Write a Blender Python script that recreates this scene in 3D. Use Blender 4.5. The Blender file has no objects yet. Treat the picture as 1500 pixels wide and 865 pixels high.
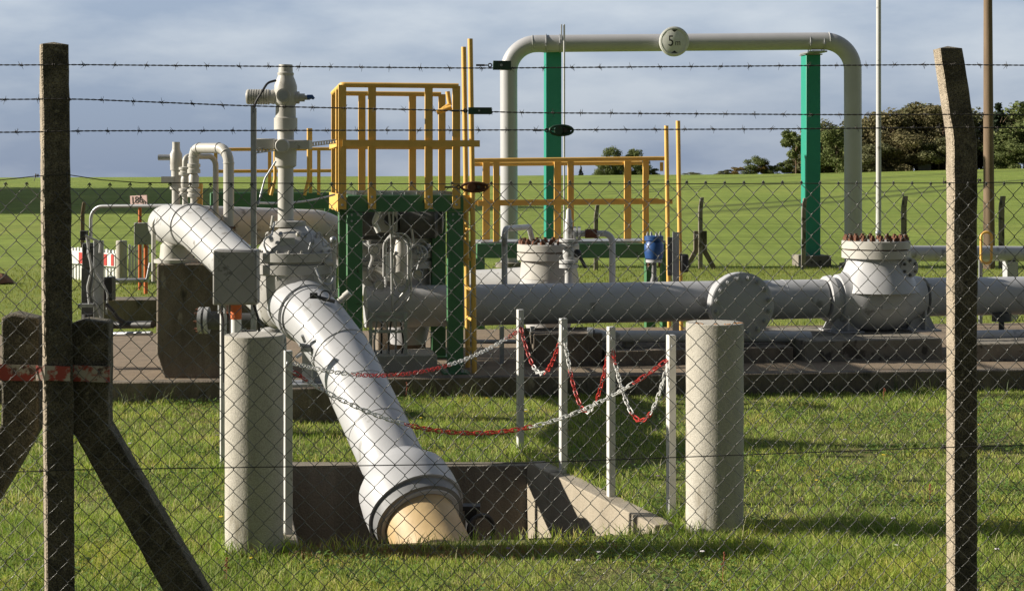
import bpy, math, random
import numpy as np
from mathutils import Vector, Matrix, noise
R = math.radians
random.seed(7)
rng = np.random.default_rng(11)
sc = bpy.context.scene
col = sc.collection

# ------------------------------------------------------------------ camera, sky, sun, exposure
EYE = 2.0
FPX = 2200.0            # focal length in photo pixels (photo is 1500 wide)
cd = bpy.data.cameras.new('camera')
cam = bpy.data.objects.new('camera', cd); col.objects.link(cam)
cam.location = (0, 0, EYE); cam.rotation_euler = (R(90), 0, 0)
cd.sensor_width = 36; cd.lens = 36 * FPX / 1500
cd.shift_y = -(432.5 - 258) / 1500
cd.clip_end = 6000; cd.clip_start = .1
sc.camera = cam

SUN_EL, SUN_BACK = 23.0, 1.5       # elevation; how far behind the left side of the picture
sdir = Vector((-math.cos(R(SUN_BACK)) * math.cos(R(SUN_EL)), math.sin(R(SUN_BACK)) * math.cos(R(SUN_EL)), math.sin(R(SUN_EL))))
sl = bpy.data.lights.new('sun', 'SUN'); sl.energy = 5.0; sl.angle = R(.53); sl.color = (1, .92, .80)
so = bpy.data.objects.new('sun', sl); col.objects.link(so)
so.rotation_euler = sdir.to_track_quat('Z', 'Y').to_euler(); so.location = (-20, 10, 20)

w = bpy.data.worlds.new('World'); sc.world = w; w.use_nodes = True
nt = w.node_tree; nt.nodes.clear()
def N(tree, t, **k):
    n = tree.nodes.new(t)
    for a, b in k.items(): setattr(n, a, b)
    return n
out = N(nt, 'ShaderNodeOutputWorld'); bg = N(nt, 'ShaderNodeBackground'); bg.inputs['Strength'].default_value = .1
sky = N(nt, 'ShaderNodeTexSky', sky_type='NISHITA', sun_disc=False, sun_elevation=R(SUN_EL), sun_rotation=R(-90 + SUN_BACK))
tc = N(nt, 'ShaderNodeTexCoord'); mp = N(nt, 'ShaderNodeMapping'); mp.inputs['Scale'].default_value = (1.0, 1.0, 3.2)
nz = N(nt, 'ShaderNodeTexNoise'); nz.inputs['Scale'].default_value = 4.6; nz.inputs['Detail'].default_value = 7; nz.inputs['Roughness'].default_value = .52
nt.links.new(tc.outputs['Generated'], mp.inputs['Vector']); nt.links.new(mp.outputs['Vector'], nz.inputs['Vector'])
cr = N(nt, 'ShaderNodeValToRGB'); cr.color_ramp.elements[0].position = .40; cr.color_ramp.elements[1].position = .62
cr.color_ramp.elements[0].color = (1.95, 2.42, 3.25, 1); cr.color_ramp.elements[1].color = (3.5, 3.85, 4.35, 1)
nt.links.new(nz.outputs['Fac'], cr.inputs['Fac'])
sx = N(nt, 'ShaderNodeSeparateXYZ'); nt.links.new(tc.outputs['Generated'], sx.inputs[0])
# bright lower sky; unseen sky overhead dimmed to hold down the ambient light
gr = N(nt, 'ShaderNodeValToRGB'); e = gr.color_ramp.elements; e[0].position = 0; e[0].color = (.74, .76, .80, 1); e[1].position = .11; e[1].color = (1.06, 1.06, 1.04, 1)
for p_, v_ in ((.2, .96), (.38, .72), (.6, .64), (1.0, .62)): q_ = e.new(p_); q_.color = (v_, v_, v_, 1)
nt.links.new(sx.outputs['Z'], gr.inputs['Fac'])
mul = N(nt, 'ShaderNodeMix', data_type='RGBA', blend_type='MULTIPLY'); mul.inputs['Factor'].default_value = 1
nt.links.new(cr.outputs['Color'], mul.inputs['A']); nt.links.new(gr.outputs['Color'], mul.inputs['B'])
mx = N(nt, 'ShaderNodeMix', data_type='RGBA'); mx.inputs['Factor'].default_value = .95
nt.links.new(sky.outputs['Color'], mx.inputs['A']); nt.links.new(mul.outputs['Result'], mx.inputs['B'])
# unseen sky behind the camera dimmed to deepen shade on facing surfaces
mr = N(nt, 'ShaderNodeMapRange'); mr.inputs['From Min'].default_value = -.55; mr.inputs['From Max'].default_value = .35
mr.inputs['To Min'].default_value = .30; mr.inputs['To Max'].default_value = 1.0
nt.links.new(sx.outputs['Y'], mr.inputs['Value'])
m2 = N(nt, 'ShaderNodeMix', data_type='RGBA', blend_type='MULTIPLY'); m2.inputs['Factor'].default_value = 1
nt.links.new(mx.outputs['Result'], m2.inputs['A']); nt.links.new(mr.outputs['Result'], m2.inputs['B'])
nt.links.new(m2.outputs['Result'], bg.inputs['Color']); nt.links.new(bg.outputs[0], out.inputs[0])
sc.view_settings.view_transform = 'Standard'; sc.view_settings.look = 'None'
sc.view_settings.exposure = .76; sc.view_settings.gamma = 1; sc.view_settings.use_curve_mapping = False

# ------------------------------------------------------------------ helpers
def P(px, py, d): return Vector(((px - 750) / FPX * d, d, EYE - (py - 258) / FPX * d))
TH = R(10); U = Vector((math.cos(TH), math.sin(TH), 0)); V = Vector((-math.sin(TH), math.cos(TH), 0)); Z = Vector((0, 0, 1)); X = Vector((1, 0, 0)); Y = Vector((0, 1, 0))
PL = (U, V, Z)
def S(d): return FPX / d

class MB:
    def __init__(s): s.v = []; s.f = []; s.m = []; s.mi = 0
    def add(s, vs, fs):
        b = len(s.v); s.v += [Vector(x) for x in vs]
        for f in fs: s.f.append([b + i for i in f]); s.m.append(s.mi)
        return s
    def box(s, c, a, b, h, ax=(X, Y, Z)):
        c = Vector(c); ex, ey, ez = ax; vs = []
        for k in (-1, 1):
            for j in (-1, 1):
                for i in (-1, 1): vs.append(c + ex * (i * a / 2) + ey * (j * b / 2) + ez * (k * h / 2))
        return s.add(vs, [(0, 2, 3, 1), (4, 5, 7, 6), (0, 1, 5, 4), (2, 6, 7, 3), (0, 4, 6, 2), (1, 3, 7, 5)])
    def boxb(s, c, a, b, h, ax=(X, Y, Z)): return s.box(Vector(c) + ax[2] * (h / 2), a, b, h, ax)   # c = bottom centre
    def tube(s, pts, r, seg=12, cap=True, closed=False, flat=None):
        pts = [Vector(p) for p in pts]; n = len(pts)
        rs = r if isinstance(r, (list, tuple)) else [r] * n
        T = []
        for i in range(n):
            a = pts[(i - 1) % n] if (closed or i > 0) else pts[i]; b = pts[(i + 1) % n] if (closed or i < n - 1) else pts[i]
            T.append((b - a).normalized())
        up = Vector((0, 0, 1)) if abs(T[0].z) < .9 else Vector((1, 0, 0))
        nrm = (up - T[0] * up.dot(T[0])).normalized(); base = len(s.v); vs = []; fs = []
        for i in range(n):
            nrm = (nrm - T[i] * nrm.dot(T[i])).normalized(); bn = T[i].cross(nrm)
            for k in range(seg):
                a = 2 * math.pi * k / seg
                vs.append(pts[i] + nrm * (math.cos(a) * rs[i]) + bn * (math.sin(a) * rs[i]))
        for i in range(n if closed else n - 1):
            j = (i + 1) % n
            for k in range(seg):
                k2 = (k + 1) % seg; fs.append((i * seg + k, i * seg + k2, j * seg + k2, j * seg + k))
        if cap and not closed:
            fs.append(tuple(range(seg - 1, -1, -1))); fs.append(tuple(range((n - 1) * seg, n * seg)))
        return s.add(vs, fs)
    def lathe(s, o, axis, prof, seg=32, cap=True):
        o = Vector(o); a = Vector(axis).normalized()
        e = (Vector((0, 0, 1)) if abs(a.z) < .9 else Vector((1, 0, 0))); e = (e - a * e.dot(a)).normalized(); b = a.cross(e)
        vs = []; fs = []; n = len(prof)
        for (h, r) in prof:
            for k in range(seg):
                t = 2 * math.pi * k / seg; vs.append(o + a * h + e * (math.cos(t) * r) + b * (math.sin(t) * r))
        for i in range(n - 1):
            for k in range(seg):
                k2 = (k + 1) % seg; fs.append((i * seg + k, i * seg + k2, (i + 1) * seg + k2, (i + 1) * seg + k))
        if cap: fs.append(tuple(range(seg - 1, -1, -1))); fs.append(tuple(range((n - 1) * seg, n * seg)))
        return s.add(vs, fs)
    def cyl(s, o, axis, r, h, seg=24): return s.lathe(o, axis, [(0, r), (h, r)], seg)
    def ball(s, c, r, seg=16, rings=10, squash=1):
        return s.lathe(c, Z, [(-r * squash * math.cos(math.pi * i / rings), max(1e-4, r * math.sin(math.pi * i / rings))) for i in range(rings + 1)], seg, False)
    def torus(s, c, axis, RR, r, seg=32, sg=10):
        a = Vector(axis).normalized(); e = (Vector((0, 0, 1)) if abs(a.z) < .9 else Vector((1, 0, 0))); e = (e - a * e.dot(a)).normalized(); b = a.cross(e)
        return s.tube([Vector(c) + e * (RR * math.cos(2 * math.pi * k / seg)) + b * (RR * math.sin(2 * math.pi * k / seg)) for k in range(seg)], r, sg, closed=True)
    def prism(s, poly, vec):
        n = len(poly); vec = Vector(vec); vs = [Vector(p) for p in poly] + [Vector(p) + vec for p in poly]
        return s.add(vs, [tuple(range(n - 1, -1, -1)), tuple(range(n, 2 * n))] + [(i, (i + 1) % n, n + (i + 1) % n, n + i) for i in range(n)])
    def build(s, name, mat, parent=None, bevel=0, smooth=True, angle=38, rough=0):
        me = bpy.data.meshes.new(name); o = world_of(parent)
        vs = s.v
        if rough:
            vs = [p + Vector(noise.noise_vector(p * 9)) * rough + Vector(noise.noise_vector(p * 31)) * rough * .5 for p in vs]
        me.from_pydata([tuple(p - o) for p in vs], [], s.f)
        mats = mat if isinstance(mat, (list, tuple)) else [mat]
        for m in mats: me.materials.append(m)
        if len(mats) > 1: me.polygons.foreach_set('material_index', s.m)
        import bmesh
        b = bmesh.new(); b.from_mesh(me); bmesh.ops.recalc_face_normals(b, faces=b.faces); b.to_mesh(me); b.free()
        if smooth:
            me.shade_smooth(); me.set_sharp_from_angle(angle=R(angle))
        ob = bpy.data.objects.new(name, me); col.objects.link(ob)
        if parent: ob.parent = parent
        if bevel:
            md = ob.modifiers.new('bevel', 'BEVEL'); md.width = bevel; md.segments = 2; md.limit_method = 'ANGLE'; md.angle_limit = R(40)
        return ob
def world_of(o):
    p = Vector((0, 0, 0))
    while o is not None: p += Vector(o.location); o = o.parent
    return p
def tag(o, label=None, cat=None, group=None, kind=None):
    if label: o['label'] = label
    if cat: o['category'] = cat
    if group: o['group'] = group
    if kind: o['kind'] = kind
    return o
def thing(name, label, cat, loc=(0, 0, 0), group=None):
    o = bpy.data.objects.new(name, None); col.objects.link(o); o.location = loc; o.empty_display_size = .1
    return tag(o, label, cat, group)
def fillet(pts, rad, n=8):
    pts = [Vector(p) for p in pts]; o = [pts[0]]
    for i in range(1, len(pts) - 1):
        a, p, b = pts[i - 1], pts[i], pts[i + 1]; u = (a - p).normalized(); v = (b - p).normalized()
        ang = u.angle(v); 
        if ang > R(178): o.append(p); continue
        r = rad[i - 1] if isinstance(rad, (list, tuple)) else rad
        t = min(r / math.tan(ang / 2), (a - p).length * .49, (b - p).length * .49); r = t * math.tan(ang / 2)
        c = p + (u + v).normalized() * (r / math.sin(ang / 2)); s0 = p + u * t - c; s1 = p + v * t - c; w_ = s0.angle(s1)
        for k in range(n + 1):
            f = k / n; o.append(c + (s0 * math.sin((1 - f) * w_) + s1 * math.sin(f * w_)) / math.sin(w_))
    o.append(pts[-1]); return o
_bolt = {}
def bolts(parent, c, axis, RR, n, r, h, mat, phase=0, nut=True):
    """countable bolts on a flange: each a child of its own sharing one mesh"""
    a = Vector(axis).normalized(); key = (round(r, 4), round(h, 4), mat.name)
    if key not in _bolt:
        m = MB()
        m.lathe((0, 0, 0), Z, [(-.002, r), (h * .6, r), (h * .6, r * .6), (h, r * .58)], 6)
        ob = m.build('bolt', mat, None, smooth=False); _bolt[key] = ob.data; bpy.data.objects.remove(ob)
    e = (Vector((0, 0, 1)) if abs(a.z) < .9 else Vector((1, 0, 0))); e = (e - a * e.dot(a)).normalized(); b = a.cross(e); q = a.to_track_quat('Z', 'Y').to_euler()
    o = world_of(parent)
    for k in range(n):
        t = 2 * math.pi * (k + phase) / n
        ob = bpy.data.objects.new('bolt', _bolt[key]); col.objects.link(ob); ob.parent = parent
        ob.location = Vector(c) + e * (RR * math.cos(t)) + b * (RR * math.sin(t)) - o; ob.rotation_euler = q
def text(body, name, mat, parent, c, right, up, size, depth=.004, align='CENTER'):
    cu = bpy.data.curves.new(name, 'FONT'); cu.body = body; cu.size = size; cu.extrude = depth; cu.align_x = align; cu.align_y = 'CENTER'
    t = bpy.data.objects.new(name, cu); col.objects.link(t); bpy.context.view_layer.update()
    me = bpy.data.meshes.new_from_object(t.evaluated_get(bpy.context.evaluated_depsgraph_get())); col.objects.unlink(t); bpy.data.objects.remove(t)
    nrm = right.cross(up); mt = Matrix((right, up, nrm)).transposed().to_4x4(); mt.translation = Vector(c) - world_of(parent)
    me.transform(mt); me.materials.clear(); me.materials.append(mat); me.name = name
    o = bpy.data.objects.new(name, me); col.objects.link(o); o.parent = parent; return o

# ------------------------------------------------------------------ materials
def M(name, c1, c2=None, scale=6, rough=.6, metal=0, bump=0, bscale=60, spot=None, speck=0, contrast=.22, streak=0, spec=.5):
    m = bpy.data.materials.new(name); m.use_nodes = True; t = m.node_tree; b = t.nodes['Principled BSDF']
    b.inputs['Roughness'].default_value = rough; b.inputs['Metallic'].default_value = metal; b.inputs['Specular IOR Level'].default_value = spec
    b.inputs['Base Color'].default_value = (*c1, 1)
    if c2 is None and not bump and not spot: return m
    tcn = N(t, 'ShaderNodeTexCoord'); src = tcn.outputs['Object']; cur = None
    if c2:
        mpn = N(t, 'ShaderNodeMapping'); t.links.new(src, mpn.inputs['Vector'])
        if streak: mpn.inputs['Scale'].default_value = (1, 1, streak)
        n = N(t, 'ShaderNodeTexNoise'); n.inputs['Scale'].default_value = scale; n.inputs['Detail'].default_value = 8; n.inputs['Roughness'].default_value = .65
        t.links.new(mpn.outputs[0], n.inputs['Vector'])
        r = N(t, 'ShaderNodeValToRGB'); r.color_ramp.elements[0].position = .5 - contrast / 2; r.color_ramp.elements[1].position = .5 + contrast / 2
        r.color_ramp.elements[0].color = (*c1, 1); r.color_ramp.elements[1].color = (*c2, 1); t.links.new(n.outputs['Fac'], r.inputs['Fac']); cur = r.outputs['Color']
        rr = N(t, 'ShaderNodeMapRange'); rr.inputs['To Min'].default_value = max(.05, rough - .12); rr.inputs['To Max'].default_value = min(1, rough + .15)
        t.links.new(n.outputs['Fac'], rr.inputs['Value']); t.links.new(rr.outputs[0], b.inputs['Roughness'])
    if speck:
        n = N(t, 'ShaderNodeTexNoise'); n.inputs['Scale'].default_value = 190; n.inputs['Detail'].default_value = 3; t.links.new(src, n.inputs['Vector'])
        r = N(t, 'ShaderNodeMapRange'); r.inputs['From Min'].default_value = .3; r.inputs['From Max'].default_value = .7; r.inputs['To Min'].default_value = 1 - speck; r.inputs['To Max'].default_value = 1 + speck
        t.links.new(n.outputs['Fac'], r.inputs['Value'])
        mm = N(t, 'ShaderNodeMix', data_type='RGBA', blend_type='MULTIPLY'); mm.inputs['Factor'].default_value = 1
        t.links.new(cur, mm.inputs['A']); t.links.new(r.outputs[0], mm.inputs['B']); cur = mm.outputs['Result']
    for sp in ([spot] if isinstance(spot, tuple) else (spot or [])):
        sc_, sscale, thr = sp
        n = N(t, 'ShaderNodeTexNoise'); n.inputs['Scale'].default_value = sscale; n.inputs['Detail'].default_value = 5; n.inputs['Roughness'].default_value = .6
        mq = N(t, 'ShaderNodeMapping'); mq.inputs['Location'].default_value = (sscale * .37, 3.1, sc_[0] * 40); mq.inputs['Scale'].default_value = (1, 1, streak if streak else 1); t.links.new(src, mq.inputs['Vector']); t.links.new(mq.outputs[0], n.inputs['Vector'])
        r = N(t, 'ShaderNodeMapRange'); r.inputs['From Min'].default_value = thr; r.inputs['From Max'].default_value = thr + .06; t.links.new(n.outputs['Fac'], r.inputs['Value'])
        mm = N(t, 'ShaderNodeMix', data_type='RGBA'); mm.inputs['B'].default_value = (*sc_, 1)
        t.links.new(r.outputs[0], mm.inputs['Factor'])
        if cur is None: mm.inputs['A'].default_value = (*c1, 1)
        else: t.links.new(cur, mm.inputs['A'])
        cur = mm.outputs['Result']
    if cur is not None: t.links.new(cur, b.inputs['Base Color'])
    if bump:
        n = N(t, 'ShaderNodeTexNoise'); n.inputs['Scale'].default_value = bscale; n.inputs['Detail'].default_value = 6; t.links.new(src, n.inputs['Vector'])
        bn = N(t, 'ShaderNodeBump'); bn.inputs['Strength'].default_value = bump; bn.inputs['Distance'].default_value = .01
        t.links.new(n.outputs['Fac'], bn.inputs['Height']); t.links.new(bn.outputs[0], b.inputs['Normal'])
    return m
rustspot = ((.20, .085, .035), 14, .70); grime = ((.22, .21, .19), 7, .60)
m_pipe = M('grey_white_paint', (.49, .49, .485), (.42, .42, .41), 3, .42, bump=.04, bscale=25, spot=[grime], contrast=.5)
m_gantry = M('gantry_grey_paint', (.45, .45, .465), (.38, .38, .39), 2, .45, bump=.03, bscale=25, spot=[((.27, .27, .25), 9, .70)], contrast=.6)
m_pipe2 = M('pale_grey_paint', (.46, .462, .47), (.38, .382, .39), 3.5, .42, bump=.04, bscale=25, spot=[((.2, .2, .195), 5, .62)], contrast=.5)
m_pipe3 = M('cool_grey_paint', (.43, .435, .445), (.36, .365, .375), 2.5, .38, bump=.03, bscale=25, spot=[((.28, .28, .27), 6, .63), ((.24, .16, .10), 19, .72)], contrast=.5, streak=.5)
m_cream = M('cream_paint', (.50, .485, .44), (.42, .405, .365), 6, .45, bump=.05, bscale=40, spot=[((.25, .22, .18), 16, .66)], contrast=.4)
m_valve = M('dirty_grey_paint', (.41, .40, .375), (.31, .30, .28), 7, .5, bump=.06, bscale=40, spot=[((.16, .15, .13), 11, .62)], contrast=.4)
m_dark = M('dark_grey_paint', (.10, .10, .10), (.06, .06, .058), 9, .5, bump=.05)
m_black = M('black_rubber', (.018, .018, .019), (.03, .03, .03), 20, .55)
m_galv = M('galvanised_steel', (.42, .43, .44), (.30, .31, .32), 22, .42, .55, bump=.03, contrast=.4)
m_rust = M('rusty_iron', (.16, .065, .03), (.085, .035, .02), 45, .85, bump=.25, bscale=120, contrast=.4)
m_yellow = M('yellow_paint', (.76, .47, .11), (.66, .38, .075), 7, .5, bump=.04, spot=[((.28, .11, .04), 18, .70)], contrast=.4)
m_green = M('green_paint', (.058, .175, .075), (.046, .145, .06), 5, .5, bump=.04, spot=[((.03, .05, .03), 12, .66)], contrast=.5)
m_teal = M('teal_paint', (.020, .27, .19), (.017, .23, .16), 3, .42, bump=.03, contrast=.5)
m_conc = M('pale_concrete', (.45, .425, .37), (.33, .31, .26), 5, .9, bump=.18, bscale=110, speck=.3, spot=[((.25, .225, .175), 7, .60), ((.16, .15, .11), 4, .66)], contrast=.4, streak=.3)
m_conc2 = M('stained_concrete', (.26, .235, .19), (.14, .125, .10), 4, .92, bump=.35, bscale=70, speck=.2, spot=[((.06, .052, .042), 5, .56)], contrast=.4)
m_conc3 = M('dark_blotched_concrete', (.20, .165, .125), (.09, .075, .058), 4, .95, bump=.6, bscale=60, speck=.35, spot=[((.27, .24, .19), 9, .64), ((.05, .045, .035), 5, .60)], contrast=.3, streak=.35)  # darker, blotchy concrete tone, the same on every side
m_pitwall = M('pit_wall_concrete', (.36, .315, .24), (.25, .215, .16), 3, .92, bump=.35, bscale=60, speck=.2, spot=[((.12, .10, .075), 4, .60)], contrast=.4, streak=.3)
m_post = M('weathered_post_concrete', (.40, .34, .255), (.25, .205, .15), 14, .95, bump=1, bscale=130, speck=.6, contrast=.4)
m_postdark = M('dark_lichen_spotted_post_face', (.15, .13, .088), (.045, .04, .028), 13, .95, bump=1, bscale=120, speck=.75, spot=[((.20, .18, .125), 34, .60), ((.34, .12, .03), 8, .735)], contrast=.34)  # much darker than the other post faces, with pale specks and orange lichen spots
m_wood = M('grey_brown_timber', (.21, .145, .09), (.12, .085, .055), 12, .85, bump=.3, bscale=40, streak=.08, contrast=.5)
m_wire = M('galvanised_wire', (.15, .15, .14), (.085, .085, .08), 30, .34, .5, contrast=.5)
m_barb = M('dull_barbed_wire', (.075, .07, .065), (.04, .035, .03), 40, .6, .5, contrast=.5)
m_tens = M('dark_green_enamel', (.012, .06, .028), (.014, .035, .018), 40, .4, spot=[((.05, .02, .012), 60, .60)])
m_white = M('white_plastic', (.74, .74, .72), (.66, .66, .63), 20, .45)
m_red = M('red_plastic', (.52, .035, .025), (.42, .028, .02), 25, .42)
m_orange = M('orange_paint', (.62, .14, .025), (.52, .11, .02), 12, .5)
m_signw = M('faded_sign_face', (.72, .50, .47), (.66, .44, .42), 15, .5)
m_disc = M('sign_grey_face', (.64, .65, .62), (.57, .58, .55), 14, .5)
m_ink = M('black_lettering', (.012, .012, .012), (.02, .02, .02), 30, .6)
m_blue = M('blue_enamel', (.018, .075, .24), (.014, .06, .19), 12, .4)
m_grp = M('yellowed_pipe_wrap', (.50, .37, .19), (.38, .26, .12), 5, .55, bump=.12, bscale=30, streak=.25, spot=[((.36, .27, .14), 9, .60)], contrast=.5)
m_cuff = M('dark_grey_cuff', (.20, .205, .21), (.15, .155, .16), 10, .55)
m_box = M('dirty_box_paint', (.34, .33, .315), (.25, .245, .23), 6, .5, spot=[((.13, .125, .11), 9, .60)], contrast=.5)
m_soil = M('dark_soil', (.055, .04, .028), (.10, .075, .05), 18, .95, bump=.7, bscale=50)
m_dirt = M('reddish_dirt', (.18, .085, .045), (.11, .06, .035), 6, .95, bump=.6)
m_gravel = M('worn_pad_concrete', (.25, .19, .125), (.16, .12, .08), 5, .95, bump=.5, bscale=80, speck=.3, contrast=.5)
m_tape = M('faded_tape', (.42, .37, .30), (.33, .05, .035), 16, .6, contrast=.06, spot=[((.10, .05, .04), 22, .58)])

# ------------------------------------------------------------------ ground: one sheet with the pit's opening
PIT = [Vector((-1.62, 10.3, 0)), Vector((.10, 10.3, 0)), Vector((.80, 8.42, 0)), Vector((-1.15, 8.1, 0))]
def horizon_px(k):   # photo row of the field's crest at photo column k
    xs = [-2000, 0, 600, 1150, 1500, 3500]; ys = [266, 260, 258, 255, 246.5, 225]
    return float(np.interp(k, xs, ys))
CREST = 350.0
def ground_z(x, y):
    if y < 34: return 0.0
    k = 750 + x / max(y, 34) * FPX
    zc = EYE - (horizon_px(k) - 258) / FPX * CREST
    if y <= CREST:
        t = (y - 34) / (CREST - 34); f = t * t * (1.9 - .9 * t)
        return zc * f + .12 * math.sin(x * .05 + y * .03) * min(1, (y - 34) / 80) * (1 - t)
    return zc - (y - CREST) * .03
def ground_mat():
    m = bpy.data.materials.new('grass_field'); m.use_nodes = True; t = m.node_tree; b = t.nodes['Principled BSDF']; b.inputs['Roughness'].default_value = .9; b.inputs['Specular IOR Level'].default_value = .15
    g = N(t, 'ShaderNodeNewGeometry'); sp = N(t, 'ShaderNodeSeparateXYZ'); t.links.new(g.outputs['Position'], sp.inputs[0])
    def noi(scale, det=6, stretch=None):
        n = N(t, 'ShaderNodeTexNoise'); n.inputs['Scale'].default_value = scale; n.inputs['Detail'].default_value = det; n.inputs['Roughness'].default_value = .65
        if stretch:
            mm = N(t, 'ShaderNodeMapping'); mm.inputs['Scale'].default_value = stretch; t.links.new(g.outputs['Position'], mm.inputs['Vector']); t.links.new(mm.outputs[0], n.inputs['Vector'])
        else: t.links.new(g.outputs['Position'], n.inputs['Vector'])
        return n.outputs['Fac']
    def ramp(f, stops):
        r = N(t, 'ShaderNodeValToRGB'); r.color_ramp.elements[0].position = stops[0][0]; r.color_ramp.elements[0].color = (*stops[0][1], 1)
        r.color_ramp.elements[1].position = stops[-1][0]; r.color_ramp.elements[1].color = (*stops[-1][1], 1)
        for p, c in stops[1:-1]: e = r.color_ramp.elements.new(p); e.color = (*c, 1)
        t.links.new(f, r.inputs['Fac']); return r.outputs['Color']
    def mixc(f, a, b_, typ='MIX'):
        m_ = N(t, 'ShaderNodeMix', data_type='RGBA', blend_type=typ)
        if isinstance(f, (int, float)): m_.inputs['Factor'].default_value = f
        else: t.links.new(f, m_.inputs['Factor'])
        t.links.new(a, m_.inputs['A']); t.links.new(b_, m_.inputs['B']); return m_.outputs['Result']
    def rng_(v, a, b_, c=0, d=1):
        r = N(t, 'ShaderNodeMapRange'); r.inputs['From Min'].default_value = a; r.inputs['From Max'].default_value = b_; r.inputs['To Min'].default_value = c; r.inputs['To Max'].default_value = d
        t.links.new(v, r.inputs['Value']); return r.outputs[0]
    near = ramp(noi(5), [(.3, (.09, .11, .025)), (.5, (.13, .14, .045)), (.66, (.19, .15, .075))])
    mid = mixc(.5, ramp(noi(2.2, 9), [(.3, (.13, .18, .03)), (.52, (.20, .25, .05)), (.72, (.27, .28, .075))]), ramp(noi(.35), [(.35, (.15, .20, .03)), (.65, (.25, .27, .07))]))
    crop = ramp(noi(.12, 8, (1, .25, 1)), [(.3, (.18, .245, .045)), (.55, (.225, .285, .06)), (.75, (.26, .285, .07))])
    fine = ramp(noi(1.6, 6, (1, .3, 1)), [(.3, (.72, .72, .7)), (.7, (1.2, 1.2, 1.15))])
    crop = mixc(.8, crop, fine, 'MULTIPLY'); rows = ramp(noi(.9, 4, (.04, 1, 1)), [(.36, (.74, .78, .7)), (.64, (1.16, 1.14, 1.1))]); crop = mixc(.85, crop, rows, 'MULTIPLY')
    # tramlines: paired wheel tracks curving across the crop
    def math_(op, a, b_):
        n = N(t, 'ShaderNodeMath', operation=op)
        for i, q in enumerate((a, b_)):
            if isinstance(q, (int, float)): n.inputs[i].default_value = q
            else: t.links.new(q, n.inputs[i])
        return n.outputs[0]
    yy = math_('SUBTRACT', sp.outputs['Y'], math_('MULTIPLY', sp.outputs['X'], 2.4)); 
    yy = math_('ADD', yy, math_('MULTIPLY', math_('MULTIPLY', sp.outputs['X'], sp.outputs['X']), .006))
    def track(off):
        q = math_('PINGPONG', math_('ADD', yy, off), 32.0)
        return rng_(q, .0, 3.4, .8, 0)
    tr = math_('MAXIMUM', track(0), track(9.0)); tr = math_('MULTIPLY', tr, rng_(sp.outputs['X'], 2, 14)); tr = math_('MULTIPLY', tr, rng_(sp.outputs['Y'], 62, 72))
    dk = N(t, 'ShaderNodeRGB'); dk.outputs[0].default_value = (.05, .065, .018, 1)
    crop = mixc(tr, crop, dk.outputs[0])
    c = mixc(rng_(sp.outputs['Y'], 13, 19), near, mid); c = mixc(rng_(sp.outputs['Y'], 31, 36), c, crop)
    t.links.new(c, b.inputs['Base Color'])
    bn = N(t, 'ShaderNodeBump'); bn.inputs['Strength'].default_value = .8; bn.inputs['Distance'].default_value = .06; t.links.new(noi(26, 4), bn.inputs['Height']); t.links.new(bn.outputs[0], b.inputs['Normal'])
    return m
m_ground = ground_mat()
def build_ground():
    xs = [-2500, -1200, -700, -450] + list(np.arange(-320, -40, 20)) + list(np.arange(-40, -6, 4)) + [-6, -2, 2, 7] + list(np.arange(11, 45, 4)) + list(np.arange(50, 340, 20)) + [450, 700, 1200, 2500]
    ys = [-300, -100, -40, -10, 0, 6, 9, 12.6] + list(np.arange(16, 40, 3)) + list(np.arange(40, 120, 6)) + list(np.arange(120, 345, 12)) + [350, 356, 370, 400, 450, 600, 900, 1500, 3000]
    m = MB(); idx = {}
    def vi(i, j):
        if (i, j) not in idx: idx[(i, j)] = len(m.v); m.v.append(Vector((xs[i], ys[j], ground_z(xs[i], ys[j]))))
        return idx[(i, j)]
    hx0, hx1, hy0, hy1 = xs.index(-6), xs.index(7), ys.index(6), ys.index(12.6)
    for i in range(len(xs) - 1):
        for j in range(len(ys) - 1):
            if hx0 <= i < hx1 and hy0 <= j < hy1: continue
            m.f.append([vi(i, j), vi(i + 1, j), vi(i + 1, j + 1), vi(i, j + 1)]); m.m.append(0)
    # inner rectangle with hole: fan between rectangle and pit outline
    from mathutils.geometry import delaunay_2d_cdt
    ring = [vi(i, hy0) for i in range(hx0, hx1 + 1)] + [vi(hx1, j) for j in range(hy0 + 1, hy1 + 1)] + [vi(i, hy1) for i in range(hx1 - 1, hx0 - 1, -1)] + [vi(hx0, j) for j in range(hy1 - 1, hy0, -1)]
    pts = [m.v[k].xy for k in ring] + [p.xy for p in PIT]; n = len(ring)
    edges = [(i, (i + 1) % n) for i in range(n)] + [(n + i, n + (i + 1) % 4) for i in range(4)]
    vo, eo, fo, *_ = delaunay_2d_cdt(pts, edges, [], 1, 1e-5)
    b0 = len(m.v); m.v += [Vector((p[0], p[1], 0)) for p in vo]
    for f in fo:
        c = sum((Vector(vo[k]) for k in f), Vector((0, 0))) / len(f)
        if not in_poly(c.x, c.y, PIT): m.f.append([b0 + k for k in f]); m.m.append(0)
    o = m.build('ground', m_ground, None, smooth=True); tag(o, 'green lawn running into a rising grass field up to the horizon', 'ground', kind='structure')
    for p in o.data.polygons:
        pass
    return o
def in_poly(x, y, poly):
    c = False; n = len(poly)
    for i in range(n):
        a, b = poly[i], poly[(i + 1) % n]
        if (a[1] > y) != (b[1] > y) and x < (b[0] - a[0]) * (y - a[1]) / (b[1] - a[1]) + a[0]: c = not c
    return c
build_ground()

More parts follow.
